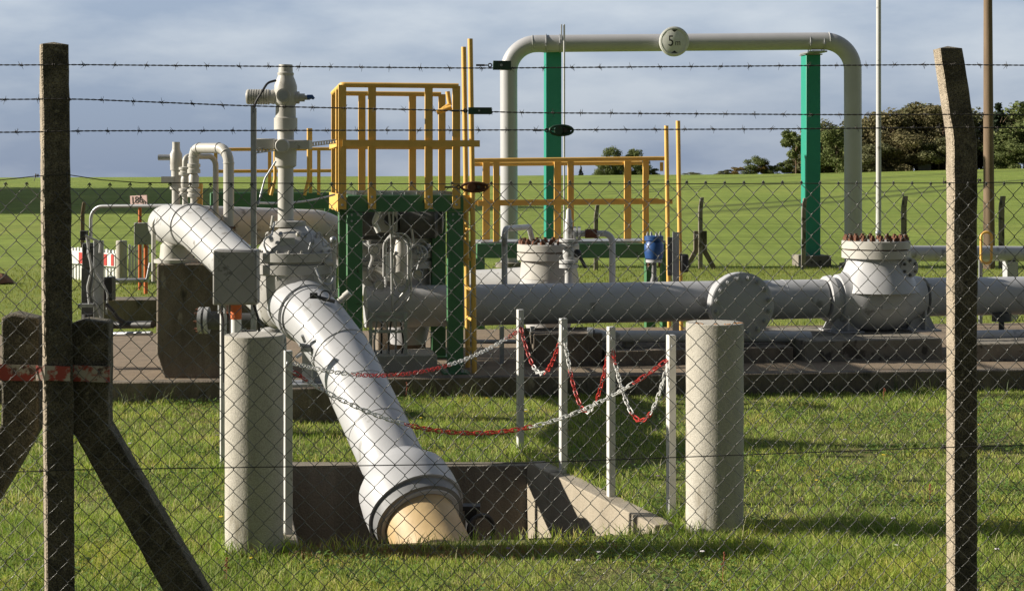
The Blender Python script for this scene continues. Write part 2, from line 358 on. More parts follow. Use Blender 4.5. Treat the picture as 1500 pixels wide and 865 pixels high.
# concrete pad the plant stands on
PADZ = .18
def pad_front(x): return 13.3 + (x + 3.93) * .1026
pad = MB()
pf = [Vector((-5.6, pad_front(-5.6), -.2)), Vector((8, pad_front(8), -.2)), Vector((8 - .5, pad_front(8) + 4.3, -.2)), Vector((-6.2, 17.2, -.2))]
pad.prism(pf, (0, 0, .2 + PADZ))
pado = pad.build('pavement', m_gravel, None, bevel=.02); tag(pado, 'low concrete pad under the gas plant', 'pavement', kind='structure')
kb = MB(); a, b = Vector((-5.6, pad_front(-5.6) - .07, 0)), Vector((8, pad_front(8) - .07, 0)); d_ = (b - a).normalized()
kb.box((a + b) / 2 + Z * .045, (b - a).length, .14, .29, (d_, Z.cross(d_), Z))
tag(kb.build('kerb', m_conc3, None, bevel=.015, rough=.004), 'dark kerb along the front of the pad', 'kerb', kind='structure')  # kerb toned much darker than the pad behind it

# pit
pit = thing('concrete_pit', 'open concrete pit in the lawn where the big white pipe goes underground', 'pit', (-.5, 9.2, 0))
wt = .13
def wall(a, b, name, top=.03, th=wt, outward=1, mat=None):
    a, b = Vector(a), Vector(b); d = (b - a).normalized(); nrm = Vector((d.y, -d.x, 0)) * outward; m = MB()
    m.prism([a, b, b + nrm * th, a + nrm * th], (0, 0, top + 1.25)); m.v = [v - Z * 1.25 for v in m.v]
    return m.build(name, mat or m_pitwall, pit, bevel=.008, rough=.003)
wall(PIT[0], PIT[1] + Vector((.25, 0, 0)), 'back_wall', .02, wt, -1, M('shaded_pit_concrete', (.24, .21, .17), (.13, .115, .09), 5, .92, bump=.5, bscale=60, speck=.25, streak=.14, spot=[((.30, .28, .24), 16, .68)], contrast=.45)); wall(PIT[1] + Vector((.002, -.002, 0)), PIT[2], 'side_wall', .045, wt, -1)  # back wall gets a darker copy of the concrete, its shade set in the colour
wall(PIT[2] + Vector((.12, -.002, 0)), PIT[3] - Vector((.1, 0, 0)), 'front_wall', -.03, wt, -1); wall(PIT[3], PIT[0] + Vector((0, .13, 0)), 'side_wall', .02, wt, -1)
m = MB(); m.add([p - Z * 1.0 for p in PIT], [(0, 3, 2, 1)]); m.build('floor', m_soil, pit)

# ------------------------------------------------------------------ inclined pipe going into the pit
A0 = P(564, 652, 9.73); A1 = P(504, 524, 10.45); ax = (A0 - A1).normalized()
B = P(427, 408, 11.25)                      # centre of the gate valve body
E = A1 - ax * .50                           # where the outlet bends into the incline
pr = .205
ip = thing('inclined_pipe', 'thick white pipe sloping down from the gate valve into the pit', 'pipe', (A0.x, A0.y, 0))
end = A0 + ax * 1.35
T0, T1 = P(424, 441, 11.2), P(462, 466, 10.78)
MB().tube(fillet([T0, T1, A1, A0, A0 + ax * .34], .75, 12), pr, 48).build('pipe', m_pipe3, ip)
ppath = fillet([T0, T1, A1, A0], .75, 12)
tx = (T1 - T0).normalized()
c0 = A0 + ax * .30
MB().lathe(c0, ax, [(-.05, pr + .002), (.0, pr + .03), (.09, .295), (.20, .306), (.33, .306), (.335, .265)], 56, False).build('collar', m_pipe3, ip)
MB().lathe(c0 + ax * .332, ax, [(0, .296), (.005, .285), (.07, .278), (.075, .22)], 56, False).build('seal', m_cuff, ip)
MB().lathe(c0, ax, [(.30, .223), (1.35, .223)], 48).build('wrapped_pipe', m_grp, ip)
MB().lathe(c0, ax, [(.36, .27), (.412, .25), (.416, .226)], 56, False).build('liner', m_pipe3, ip)
e_ = T0 + tx * .30; _ax = ax; ax = (tx * .8 + ax * .2).normalized()
MB().lathe(e_, ax, [(-.05, pr), (-.045, pr + .018), (.045, pr + .018), (.05, pr)], 48, False).build('weld_ring', m_pipe3, ip)
MB().lathe(e_ + ax * .09, ax, [(-.012, pr), (-.008, pr + .01), (.008, pr + .01), (.012, pr)], 48, False).build('weld_ring', m_pipe3, ip)
ax = _ax
_k = 14; MB().lathe(ppath[_k], ppath[_k + 1] - ppath[_k - 1], [(-.012, pr), (-.01, pr + .006), (.01, pr + .006), (.012, pr)], 48, False).build('weld_ring', m_pipe3, ip)
for off in (.40, .80):
    MB().lathe(A1 + ax * off, ax, [(-.006, pr - .002), (-.005, pr + .003), (.005, pr + .003), (.006, pr - .002)], 48, False).build('weld_ring', m_pipe3, ip)
side = ax.cross(Z).normalized(); upn = side.cross(ax).normalized()
if upn.z < 0: upn = -upn
m = MB()
for k, sgn in ((-.02, -1),):
    q = A1 - ax * .16 + side * (sgn * 0)
cl = P(453, 507, 10.42)
m = MB(); m.cyl(cl, Vector((-1, -.3, .2)), .014, .07, 10).cyl(cl + Vector((-.03, 0, .03)), Vector((-.3, -.6, 1)), .011, .06, 10).box(cl + Vector((-.02, -.02, -.02)), .07, .03, .03).cyl(cl + Vector((-.05, 0, -.05)), Vector((-.8, -.3, -.5)), .012, .05, 10)
m.build('earthing_clamp', m_galv, ip)
st = P(492, 445, 10.75); MB().cyl(st, Vector((.75, 0, .62)), .022, .12, 16).cyl(st + Vector((.06, 0, .05)), Vector((.75, 0, .62)), .027, .05, 16).build('sampling_stub', m_cream, ip)
g = P(470, 437, 10.6)
m = MB(); m.torus(g + Vector((.03, 0, .02)), Vector((.3, -1, .2)), .035, .006, 20, 6).tube([g + Vector((-.06, 0, .02)), g + Vector((.1, -.02, -.02))], .013, 8).box(g + Vector((-.05, 0, .02)), .05, .04, .04)
m.build('hose_clip', m_black, ip)

dv = thing('drain_fitting', 'small black fitting in the pit right of the yellowed pipe end', 'fitting', P(690, 770, 9.7))
MB().box(P(690, 742, 9.7), .12, .1, .03).box(P(690, 752, 9.7), .08, .08, .06).cyl(P(690, 755, 9.7), -Z, .035, .5, 14).build('body', m_black, dv, bevel=.004); MB().torus(P(705, 775, 9.62), Vector((.5, -1, .1)), .09, .014, 24, 8).build('ring', m_black, dv)
# footing under the inclined pipe
ft = thing('pipe_footing', 'low dark concrete block on the grass under the inclined pipe', 'concrete block', P(458, 620, 12.15) * 1)
ft.location.z = 0
fb = P(458, 620, 12.3); MB().box((fb.x - .1, fb.y + .15, .13), .75, .5, .30, PL).build('block', m_conc3, ft, bevel=.015, rough=.006)
m = MB(); m.box((fb.x - .1, fb.y + .1, .292), .46, .3, .02, PL).build('base_plate', m_galv, ft)
m = MB(); m.box((fb.x - .02, fb.y + .1, .5), .012, .18, .4, PL).box((fb.x - .02, fb.y + .1, .5), .16, .012, .4, PL).build('steel_leg', m_pipe2, ft)

# ------------------------------------------------------------------ left gate valve
gv = thing('gate_valve', 'tall white gate valve with a motor on its stem left of the green platform', 'valve', (B.x, B.y, 0))
def vz(py, d=11.25): return EYE - (py - 258) / FPX * d
sx_ = S(11.25)
VC = Vector((P(432, 400, 11.25).x, 11.25, 0))
def VP(py): return Vector((VC.x, VC.y, vz(py)))
MB().lathe(VC, Z, [(vz(482), .10), (vz(476), .19), (vz(462), .25), (vz(440), .285), (vz(412), .29), (vz(398), .29)], 48).build('body', m_valve, gv)
MB().lathe(VC, Z, [(vz(400), .30), (vz(399), .305), (vz(386), .305), (vz(385), .28), (vz(382), .28), (vz(381), .305), (vz(369), .305), (vz(368), .29)], 48).build('flange', m_valve, gv)
bolts(gv, VP(400) - Z * .002, -Z, .285, 20, .014, .035, m_valve)
bolts(gv, VP(368), Z, .285, 20, .012, .02, m_valve)
prof = [(vz(368), .275), (vz(362), .268), (vz(352), .235), (vz(342), .175), (vz(334), .115), (vz(331), .10)]
MB().lathe(VC, Z, prof, 48).build('bonnet', m_valve, gv)
SC = Vector((P(418.5, 300, 11.25).x, 11.25, 0))
MB().lathe(Vector((SC.x * .5 + VC.x * .5, 11.25, 0)), Z, [(vz(332), .115), (vz(330), .118), (vz(324), .118), (vz(323), .075)], 32).build('neck_flange', m_valve, gv)
px = lambda n: n / sx_
MB().lathe(SC, Z, [(vz(326), .062), (vz(322), px(11.5)), (vz(246), px(11.2)), (vz(243), px(15.5)), (vz(217), px(16)), (vz(215), px(13)), (vz(206), px(12.5)), (vz(204), px(12)), (vz(191), px(12)), (vz(190), px(17)), (vz(173), px(17)), (vz(172), px(15)), (vz(156), px(14.5)), (vz(154), px(12.5))], 36).build('stem_column', m_cream, gv)
m = MB(); m.box((SC.x + px(-2), 11.25, vz(212)), px(78), .16, px(13)).box((SC.x + px(-28), 11.22, vz(211)), px(30), .2, px(15)).cyl((SC.x, 11.05, vz(214)), Y, .05, .1, 20)
m.build('gearbox', m_cream, gv, bevel=.006)
m = MB(); m.lathe(SC, Z, [(vz(156), px(13)), (vz(150), px(16.5)), (vz(126), px(16.5)), (vz(118), px(14)), (vz(112), px(11.5)), (vz(110), px(11.5)), (vz(109), px(12)), (vz(107), px(12)), (vz(106), px(10.5)), (vz(95), px(10))], 32)
m.cyl((SC.x, 11.16, vz(141)), -Y, px(10), .03, 24).build('actuator', m_cream, gv)
MB().cyl((SC.x, 11.128, vz(141)), -Y, px(7), .006, 24).build('gauge', m_galv, gv)
ma = Vector((SC.x - px(57), 11.25, vz(142)))
pf_ = [(0, .01), (0, px(10))]
for k in range(9): h0 = .01 + k * .0185; pf_ += [(h0, px(11.4)), (h0 + .009, px(11.4)), (h0 + .0095, px(9.8)), (h0 + .018, px(9.8))]
pf_ += [(.2, px(11)), (.245, px(8))]
MB().lathe(ma, X, pf_, 28).build('motor', m_cream, gv)
m = MB(); m.lathe((SC.x + px(14), 11.25, vz(143)), X, [(0, px(9)), (.03, px(9)), (.03, px(6)), (.07, px(6)), (.07, px(3.5)), (.11, px(3.5))], 20); m.build('hand_shaft', m_cream, gv)
hp = Vector((SC.x + px(33), 11.2, vz(143))); MB().tube([hp, hp + Vector((.035, 0, .003)), hp + Vector((.05, 0, -.012))], [.019, .017, .01], 12).build('shaft_cap', m_blue, gv)
cb = [P(404, 118, 11.15), P(392, 121, 11.1), P(384, 134, 11.05), P(374, 150, 11.05), P(371, 165, 11.0)]
MB().tube(fillet(cb, .1), .009, 8).build('motor_cable', m_black, gv)
# drain/handle on the right side
m = MB(); m.tube(fillet([P(472, 352, 11.0), P(474, 364, 10.98), P(486, 354, 10.98)], .03), .007, 8).ball(P(488, 351, 10.98), .026, 12, 8); m.build('drain_handle', m_galv, gv)
m = MB(); m.tube([P(490, 352, 11.1), P(489, 425, 11.1)], .016, 10).cyl(P(489, 425, 11.1), -Z, .03, .05, 14).cyl(P(489, 385, 11.1), -X, .026, .07, 12); m.build('drain_pipe', m_cream, gv)
MB().tube([P(400, 316, 11.1), P(397, 334, 11.1)], .011, 8).build('grease_nipple', m_cream, gv); MB().ball(P(437, 343, 10.97), .02, 10, 6).build('grease_nipple', m_cream, gv)

# inlet loop behind the valve
lp = thing('loop_pipe', 'big white looping pipe curving round behind the gate valve', 'pipe', (-3, 14, 0))
S0 = P(585, 455, 15.7); S1 = P(482, 334, 15.5); S2 = P(238, 327, 14.4); S3 = P(286, 332, 12.9)
pth = fillet([S0, S1, S2, S3, VP(452) + Vector((-.12, .2, 0))], [.42, .42, .6], 14)
MB().tube(pth, .185, 44).build('pipe', m_pipe, lp)
for k in (16, 31): MB().torus(pth[k] if k < len(pth) else pth[-2], pth[min(k + 1, len(pth) - 1)] - pth[k - 1], .194, .008, 40, 6).build('weld_ring', m_pipe, lp)
MB().boxb((S0.x, S0.y, PADZ), .5, .5, .6, PL).build('plinth', m_conc3, lp, bevel=.02)

# conduit post and cable trays
cp = thing('conduit_post', 'slim grey steel conduit post in front of the white loop pipe', 'post', (P(371, 375, 11).x, 11.0, 0))
m = MB(); c = P(371.5, 375, 11.0); m.box((c.x - .012, 11.0, (vz(155, 11) + .3) / 2), .014, .03, vz(155, 11) - .3).box((c.x + .008, 11.01, (vz(158, 11) + .3) / 2), .02, .03, vz(158, 11) - .3); m.build('channel', m_galv, cp)
m = MB(); a, b = P(376, 221, 11.0), P(492, 207, 13.2); d_ = (b - a).normalized(); n_ = Z.cross(d_)
L = (b - a).length
for k in range(26): m.box(a + d_ * (L * (k + .5) / 26), L / 46, .004, .035, (d_, n_, Z))
m.box((a + b) / 2 + Z * .015, L, .006, .008, (d_, n_, Z)).box((a + b) / 2 - Z * .015, L, .006, .008, (d_, n_, Z)); m.build('perforated_tray', m_galv, cp)
m = MB(); a, b = P(376, 297, 11.0), P(490, 285, 13.2); m.tube([a + (b - a) * t - Z * .03 * math.sin(math.pi * t) for t in np.linspace(0, 1, 8)], .009, 8).build('sagging_cable', m_galv, cp)

# junction box in front of the valve
jb = thing('junction_box', 'flat dirty grey metal box mounted in front of the gate valve', 'junction box', (P(346, 450, 8.75).x, 8.75, 0))
c = P(346.5, 405, 8.75); MB().box(c, 64 / S(8.75), .14, 80 / S(8.75), (Vector((math.cos(.05), math.sin(.05), 0)), Vector((-math.sin(.05), math.cos(.05), 0)), Z)).build('housing', m_box, jb, bevel=.008)
m = MB(); m.box(c + Vector((0, -.072, 0)), 60 / S(8.75), .008, 75 / S(8.75)).build('door', m_box, jb, bevel=.003)
MB().cyl(c + Vector((.05, -.077, -.03)), -Y, .011, .012, 12).build('lock', m_galv, jb)
m = MB(); c = P(364, 470, 8.78); m.box((c.x, 8.78, .55), .08, .03, 1.1).build('stand', m_dark, jb)
m = MB()
for k, s_ in ((322, .012), (331, .018)): q = P(k, 446, 8.75); m.cyl(q, -Z, s_, .05, 12)
m.build('cable_gland', m_galv, jb)
mk = thing('marker_post', 'white marker post with an orange band under the grey junction box', 'post', (P(346, 495, 8.72).x, 8.72, 0))
c = P(346, 470, 8.72); MB().cyl((c.x, 8.72, 0), Z, .03, vz(467, 8.72), 20).build('post', m_white, mk)
MB().cyl((c.x, 8.72, vz(467, 8.72)), Z, .032, vz(446, 8.72) - vz(467, 8.72), 20).build('orange_band', m_orange, mk)
# small flanged side branch left of the valve
sb = thing('side_branch', 'small flanged grey pipe stub beside the dark concrete block', 'pipe stub', (P(330, 470, 12.2).x, 12.2, 0))
m = MB(); a = P(292, 469, 12.4); m.cyl(a, X, .11, .03, 28).cyl(a + X * .05, X, .11, .03, 28); m.build('flange', m_pipe2, sb)
MB().cyl(a + X * .03, X, .06, .62, 24).cyl(a + X * .0801, X, .075, .1, 20).build('pipe', m_dark, sb)
MB().cyl(a + X * .55, X, .07, .3, 20).build('gate', m_black, sb)
MB().tube([a + X * .36 - Z * .06, (a.x + .36, a.y, PADZ * .4)], .03, 12).build('prop', m_galv, sb)
bolts(sb, a - X * .001, -X, .09, 8, .012, .03, m_rust)
wd = thing('white_dome', 'low white domed cap behind the left bollard', 'cap', (P(395, 490, 11.6).x, 11.6, 0))
c = P(395, 500, 11.6); MB().lathe((c.x, 11.6, 0), Z, [(0, .12), (vz(500, 11.6), .13), (vz(488, 11.6), .12), (vz(481, 11.6), .08), (vz(479, 11.6), .02)], 28).build('cover', m_pipe, wd)
MB().lathe((c.x, 11.6, 0), Z, [(.0, .16), (.05, .16)], 28).build('rim', m_conc2, wd)

# ------------------------------------------------------------------ big concrete block at the left
cbk = MB(); dA = 13.55
f0, f1 = P(229, 555, dA), P(420, 555, dA + .35); top = vz(386, dA)
poly = [Vector((f0.x + .07, dA, PADZ)), Vector((f0.x, dA, PADZ + .22)), Vector((f0.x, dA, top)), Vector((f1.x, dA, top)), Vector((f1.x, dA, PADZ))]
cbk.prism(poly, V * 1.0)
tag(cbk.build('concrete_block', m_conc3, None, bevel=.015, rough=.006), 'tall dark concrete support block under the white loop pipe', 'concrete block')
hb = thing('pipe_saddle', 'white pipe saddle and cap standing on top of the dark concrete block', 'pipe support', P(262, 386, 13.9))
m = MB(); q = P(272, 386, 13.9); m.boxb((q.x, 13.95, top), .14, .2, 62 / S(13.9), PL).boxb((q.x + .13, 13.98, top), .05, .2, .36, PL); m.boxb((q.x, 13.95, top), .34, .3, .02, PL); m.build('saddle', m_cream, hb, bevel=.004)
q = P(243, 386, 13.6); MB().lathe((q.x + .06, 13.75, 0), Z, [(top, .20), (top + .03, .20), (top + .04, .15), (top + .16, .14), (top + .2, .10), (top + .24, .05)], 24).build('pump_body', m_cream, hb)
MB().lathe((q.x, 13.72, 0), Z, [(top + .24, .085), (top + .25, .098), (top + .31, .098), (top + .36, .065), (top + .38, .015)], 24).build('vent_cap', m_cream, hb)

# instrument valves on the far left pipe (three small stacks and two U-pipes)
def stack(px_, d, prof, name, label, mat=m_cream, extra=None):
    c = P(px_, 300, d); t = thing(name, label, 'valve', (c.x, d, vz(330, d)))
    MB().lathe((c.x, d, 0), Z, [(vz(y, d), r / S(d)) for y, r in prof], 20).build('body', mat, t)
    return t, c
t, c = stack(258, 13.9, [(322, 6), (278, 6), (277, 9), (272, 9), (271, 7), (250, 7), (249, 8.5), (245, 8.5), (240, 9), (226, 9), (220, 6), (219, 6), (216, 5.5), (208, 5.5)], 'small_gate_valve', 'small white motor valve at the far left end of the loop pipe')
m = MB(); m.cyl(P(232, 230.5, 13.9), X, .028, 20 / S(13.9), 16); m.build('motor', m_galv, t)
MB().box(P(247, 263, 13.88), 18 / S(13.9), .1, 9 / S(13.9)).build('gearbox', m_cream, t)
t, c = stack(271, 13.6, [(330, 4), (287, 4), (286, 9), (283, 9), (282.5, 7), (280, 7), (279.5, 9), (276, 9), (275, 5), (272, 6), (262, 6), (258, 4.5), (256, 9), (252, 9), (251.5, 7), (249, 7), (248.5, 9), (245, 9), (244, 4)], 'instrument_valve', 'slim white flanged instrument valve left of the U shaped pipe')
t2 = thing('vent_pipe', 'thin white bent tube joining the slim instrument valve', 'pipe', (c.x, 13.6, 1.5))
MB().tube(fillet([P(271, 246, 13.6), P(271, 229, 13.6), P(316, 229, 13.9), P(316, 320, 13.9)], .09), 4.2 / S(13.6), 14).build('tube', m_cream, t2)
t, c = stack(284, 13.3, [(318, 5), (289, 5), (288, 9.5), (284, 9.5), (283.5, 8), (281, 8), (280.5, 9.5), (277, 9.5), (276, 5), (273, 7.5), (258, 7.5), (254, 5), (253.5, 9.5), (248, 9.5), (247.5, 8), (245, 8), (244.5, 9.5), (240, 9.5), (239, 7)], 'instrument_valve', 'thicker white flanged instrument valve under the U shaped pipe')
up = thing('u_pipe', 'white upside down U pipe with ringed elbows on the loop pipe', 'pipe', (c.x, 13.3, 1.5))
q = fillet([P(284, 243, 13.3), P(284, 217, 13.3), P(335, 217, 13.0), P(335, 336, 13.0)], .13, 6)
MB().tube(q, 7.6 / S(13.2), 20).build('tube', m_cream, up, angle=15)
for k in (1, 4, 7, 8, 11, 14): MB().torus(q[k], q[min(k + 1, len(q) - 1)] - q[k - 1], 7.5 / S(13.2), .006, 20, 6).build('weld_ring', m_cream, up)
MB().cyl(P(335, 335, 13.0), Z, 10 / S(13), .02, 20).build('base_flange', m_rust, up)
yp = thing('yellow_guard', 'short yellow post behind the small instrument valves', 'post', P(292, 305, 14.6)); MB().boxb((P(292, 305, 14.6).x, 14.6, PADZ), .06, .05, vz(268, 14.6) - PADZ).build('post', m_yellow, yp)

# left instrument rack with cables, long conduit
rk = thing('instrument_rack', 'black and grey instrument rack with looping cables beside the left fence post', 'rack', (P(136, 470, 14.3).x, 14.3, PADZ))
def rb(x0, x1, y0, y1, d, dep, name, mat, bev=.003, parent=None):
    a, b = P(x0, y0, d), P(x1, y1, d); return MB().box(((a.x + b.x) / 2, d + dep / 2, (a.z + b.z) / 2), b.x - a.x, dep, a.z - b.z).build(name, mat, parent or rk, bevel=bev)
rb(119, 136, 392, 520, 14.3, .04, 'back_panel', m_dark); bx_ = rb(120, 138, 356, 392, 14.28, .1, 'control_box', m_dark, .006)
rb(123, 136, 361, 371, 14.268, .01, 'window', m_black, 0, bx_)
rb(137, 151, 352, 520, 14.25, .03, 'strut', m_galv)
rb(152, 164, 406, 440, 14.35, .14, 'cable_box', m_black); rb(117, 126, 338, 352, 14.28, .08, 'switch', m_black)
MB().cyl(P(128, 520, 14.2), Z, .05, 60 / S(14.2), 16).build('black_pipe', m_black, rk)
MB().box(P(127, 447, 14.15), .14, .1, .03).build('clamp', m_galv, rk)
for k, pts in enumerate([[(131, 350), (128, 372), (140, 400), (134, 430), (150, 470)], [(127, 348), (134, 395), (128, 420), (131, 450)], [(141, 400), (152, 418), (158, 430), (156, 460)], [(125, 345), (136, 350), (147, 354), (146, 370)], [(155, 445), (165, 455), (172, 466), (182, 472)]]):
    MB().tube(fillet([P(x, y, 14.15 - .01 * k) for x, y in pts], .12, 5), .011 if k < 4 else .02, 8).build('cable', [m_galv, m_pipe2, m_galv, m_pipe, m_black][k], rk)
MB().tube([P(150, 476, 14.3), P(224, 475, 14.0)], .035, 12).build('cable_duct', m_black, rk)
MB().tube([P(152, 489, 14.5), P(222, 488, 14.2)], .022, 10).build('steel_tube', m_galv, rk)
cn = thing('steel_conduit', 'thin bent steel conduit running level towards the loop pipe', 'conduit', P(133, 345, 14.3))
MB().tube(fillet([P(133, 350, 14.3), P(133, 302, 14.3), P(262, 301, 14.0)], .13), .016, 12).build('tube', m_galv, cn)
cn = thing('steel_conduit', 'short bent white tube rising beside the vent cap and pump', 'conduit', P(226, 412, 13.75))
MB().tube(fillet([P(225, 412, 13.75), P(225, 317, 13.75), P(258, 316, 13.75)], .08), .02, 12).build('tube', m_cream, cn)
lt = thing('cable_trough', 'low dark cable trough on the ground left of the concrete block', 'trough', (P(190, 440, 20).x, 20, 0))
a, b = P(160, 425, 20), P(226, 425, 20); MB().box(((a.x + b.x) / 2, 20.2, .18), b.x - a.x + .4, .5, .36).build('trough', m_conc3, lt, bevel=.01)
MB().tube([P(160, 411, 19.8), P(215, 410, 19.8), P(221, 385, 19.8)], .03, 10).build('pipe', m_galv, lt)

# things in the lawn behind, left: barrier, orange marker sign, grey box, bollard
bs = thing('safety_barrier', 'white plastic picket barrier with red and white top board', 'barrier', (P(150, 410, 28.5).x, 28.5, 0))
ba_, bb_ = P(96, 410, 29.3), P(170, 410, 28.0); bdv = (bb_ - ba_); bdv.z = 0; bl_ = bdv.length; bdv.normalize(); bnv = Z.cross(bdv); bax = (bdv, bnv, Z)
zb_, zt_ = vz(388, 28.6), vz(369, 28.6); b0_ = Vector((ba_.x, ba_.y, 0))
MB().box(b0_ + bdv * (bl_ / 2) + Z * ((zb_ + zt_) / 2), bl_, .05, zt_ - zb_, bax).build('top_board', m_white, bs, bevel=.005)
for f0, f1 in ((.03, .09), (.12, .14), (.30, .37), (.72, .85), (.93, .98)): MB().box(b0_ + bdv * (bl_ * (f0 + f1) / 2) - bnv * .028 + Z * ((zb_ + zt_) / 2), bl_ * (f1 - f0), .01, (zt_ - zb_) * .86, bax).build('red_patch', m_red, bs)
for k in range(16): MB().box(b0_ + bdv * (bl_ * (k + .5) / 16) + bnv * .05 + Z * (vz(364, 28.6) / 2), .06, .03, vz(363 + (k % 3), 28.6), bax).build('picket', m_white, bs, bevel=.003)
for k in range(7):
    x0 = 190 + k * 4.4; q = P(x0, 408, 28.0); o = MB().box((q.x, 28.0, vz(358, 28) / 2), .04, .03, vz(358 + (k % 2) * 4, 28)).build('picket', m_white, bs, bevel=.003)
q0, q1 = P(188, 368, 28), P(218, 371, 28); MB().box(((q0.x + q1.x) / 2, 28.03, q0.z), q1.x - q0.x, .02, .05).build('cross_rail', m_white, bs)
bd = thing('round_post', 'pale round concrete post between the barrier pickets', 'post', (P(178, 405, 27.8).x, 27.8, 0)); q = P(178, 405, 27.8)
MB().cyl((q.x, 27.8, 0), Z, .10, vz(352, 27.8), 24).build('post', m_conc, bd, bevel=.02)
sg = thing('marker_sign', 'tilted pinkish number sign 186 on an orange pole', 'sign', (P(205, 405, 26.5).x, 26.5, 0)); q = P(205, 405, 26.5)
MB().cyl((q.x, 26.5, 0), Z, .03, vz(295, 26.5), 14).build('pole', m_orange, sg)
c = P(203.5, 294, 26.42); rt = Vector((math.cos(.05) * .93, -.36, math.sin(.05))).normalized(); un = Vector((-math.sin(.05), 0, math.cos(.05)))
un = (un - rt * un.dot(rt)).normalized(); sn_ = un.cross(rt)
MB().box(c, 29 / S(26.5), .02, 15.5 / S(26.5), (rt, sn_, un)).build('plate', m_signw, sg, bevel=.002)
text('186', 'lettering', m_ink, sg, c - sn_ * .012 - rt * .035 + un * .012, rt, un, .17, .003)
text('/1', 'lettering', m_ink, sg, c - sn_ * .012 + rt * .12 - un * .045, rt, un, .10, .003)
gb = thing('grey_cabinet', 'small grey square cabinet on the second orange pole', 'cabinet', (P(210, 405, 25.5).x, 25.5, 0)); q0, q1 = P(198, 326, 25.5), P(222, 358, 25.5)
MB().box(((q0.x + q1.x) / 2, 25.5, (q0.z + q1.z) / 2), q1.x - q0.x, .16, q0.z - q1.z).build('housing', m_box, gb, bevel=.01)
MB().cyl(((q0.x + q1.x) / 2 + .03, 25.55, 0), Z, .035, q1.z + .05, 12).build('pole', m_orange, gb)
sh = MB(); c = P(0, 412, 28); rngh = random.Random(3); sh.lathe((c.x - .1, 28, 0), Z, [(0, .35), (.08, .3), (.16, .18), (.2, .03)], 20)
tag(sh.build('soil_heap', m_dirt, None, rough=.05), 'small heap of reddish soil on the lawn at the far left', 'heap')

# ------------------------------------------------------------------ main pipeline
def dp(px_): return 14.9 + (px_ - 700) / 750 * 1.1
ZP = .725
def PLN(px_): d = dp(px_); return Vector(((px_ - 750) / FPX * d, d, ZP))
mp_ = thing('main_pipeline', 'long grey gas pipeline running level across the plant', 'pipe', (PLN(1000).x, PLN(1000).y, PADZ))
pa, pb = PLN(535), PLN(1700); pd = (pb - pa).normalized(); pn = Z.cross(pd).normalized()   # pn points away from camera
if pn.y < 0: pn = -pn
MB().tube([pa, PLN(1205)], .203, 48).build('pipe', m_pipe2, mp_); MB().tube([PLN(1352), pb], .203, 48).build('pipe', m_pipe2, mp_)
for px_ in (760, 930, 1146, 1420):
    MB().torus(PLN(px_), pd, .201, .007, 40, 6).build('weld_ring', m_pipe2, mp_)
# blind flange branch facing the fence
bf = thing('blind_flange', 'round bolted blank flange facing the fence on the main pipeline', 'flange', PLN(1083) - pn * .5)
c = PLN(1054) + Z * .005; fa = -pn
MB().tube([c, c + fa * .62], .203, 40).build('branch', m_pipe2, bf)
cf = c + fa * .60; cf.z += .0
MB().lathe(cf - fa * .06, fa, [(0, .30), (.008, .322), (.062, .322), (.066, .318)], 56).build('neck_flange', m_pipe2, bf)
MB().lathe(cf + fa * .012, fa, [(0, .318), (.004, .325), (.066, .325), (.075, .312), (.0751, .01)], 56).build('blank_plate', m_pipe3, bf)
bolts(bf, cf + fa * .087, fa, .277, 16, .024, .045, m_galv, .5)

# flanged vertical housings
def housing(px_, d, ytop, yneck, rf, rn, rb_, name, label, ybody, zc, body_len, bolt_n, front=None):
    c = P(px_, 300, d); c.z = 0; t = thing(name, label, 'valve', (c.x, d, PADZ)); z = lambda y: vz(y, d)
    zt = z(ytop); zn = z(yneck); th_ = (zt - zn) * .46
    fl_ = 1 if px_ > 1000 else .12
    MB().lathe(c, Z, [(zc + rb_ * .2, rn * (1 + .5 * fl_)), (zc + rb_ * .55, rn * (1 + .32 * fl_)), (zc + rb_ * .8, rn * (1 + .12 * fl_)), (zc + rb_ * .98, rn * 1.03), (zc + rb_ * 1.15, rn * 1.0), (zn + .01, rn), (zn, rn + .02)], 48).build('neck', m_pipe2 if px_ > 1000 else m_cream, t)
    MB().lathe(c, Z, [(zn, rf - .012), (zn + .006, rf), (zn + th_, rf), (zn + th_ + .004, rf - .012)], 56).build('lower_flange', m_cream, t)
    MB().lathe(c, Z, [(zt - th_, rf - .012), (zt - th_ + .004, rf), (zt - .006, rf), (zt, rf - .01)], 56).build('cover_flange', m_cream, t)
    MB().lathe(c, Z, [(zt - th_ - .02, rf - .03), (zt - th_ + .002, rf - .03)], 40, False).build('gasket', m_rust, t)
    bolts(t, Vector((c.x, c.y, zt)), Z, rf - .045, bolt_n, .032, .062, m_rust, .3)
    return t, c
rv, c = housing(1283, 15.75, 352, 378, .352, .30, .36, 'ball_valve', 'large grey ball valve with rusty bolted cover on the main pipeline', 0, ZP, 0, 22)
cc = PLN(1279)
prof = [(-.56, .203), (-.555, .235), (-.50, .245), (-.495, .218), (-.44, .218), (-.43, .25), (-.40, .255), (-.36, .262), (-.28, .305), (-.18, .335), (-.06, .348), (.10, .348), (.22, .33), (.32, .285), (.40, .24), (.46, .225), (.50, .22), (.505, .203)]
MB().lathe(cc + pd * .02, pd, prof, 56).build('body', m_pipe2, rv)
q = cc + pd * .27 - pn * .23 + Z * .33; MB().cyl(q, -pn + pd * .15, .105, .05, 28).cyl(q + pn * .14, -pn + pd * .15, .05, .15, 20).build('side_flange', m_pipe2, rv)
bolts(rv, q - pn * .052 + pd * .007, -pn + pd * .15, .075, 6, .017, .02, m_dark)
MB().ball(P(1286, 341, 15.45), .028, 12, 8).build('lifting_eye', m_galv, rv)
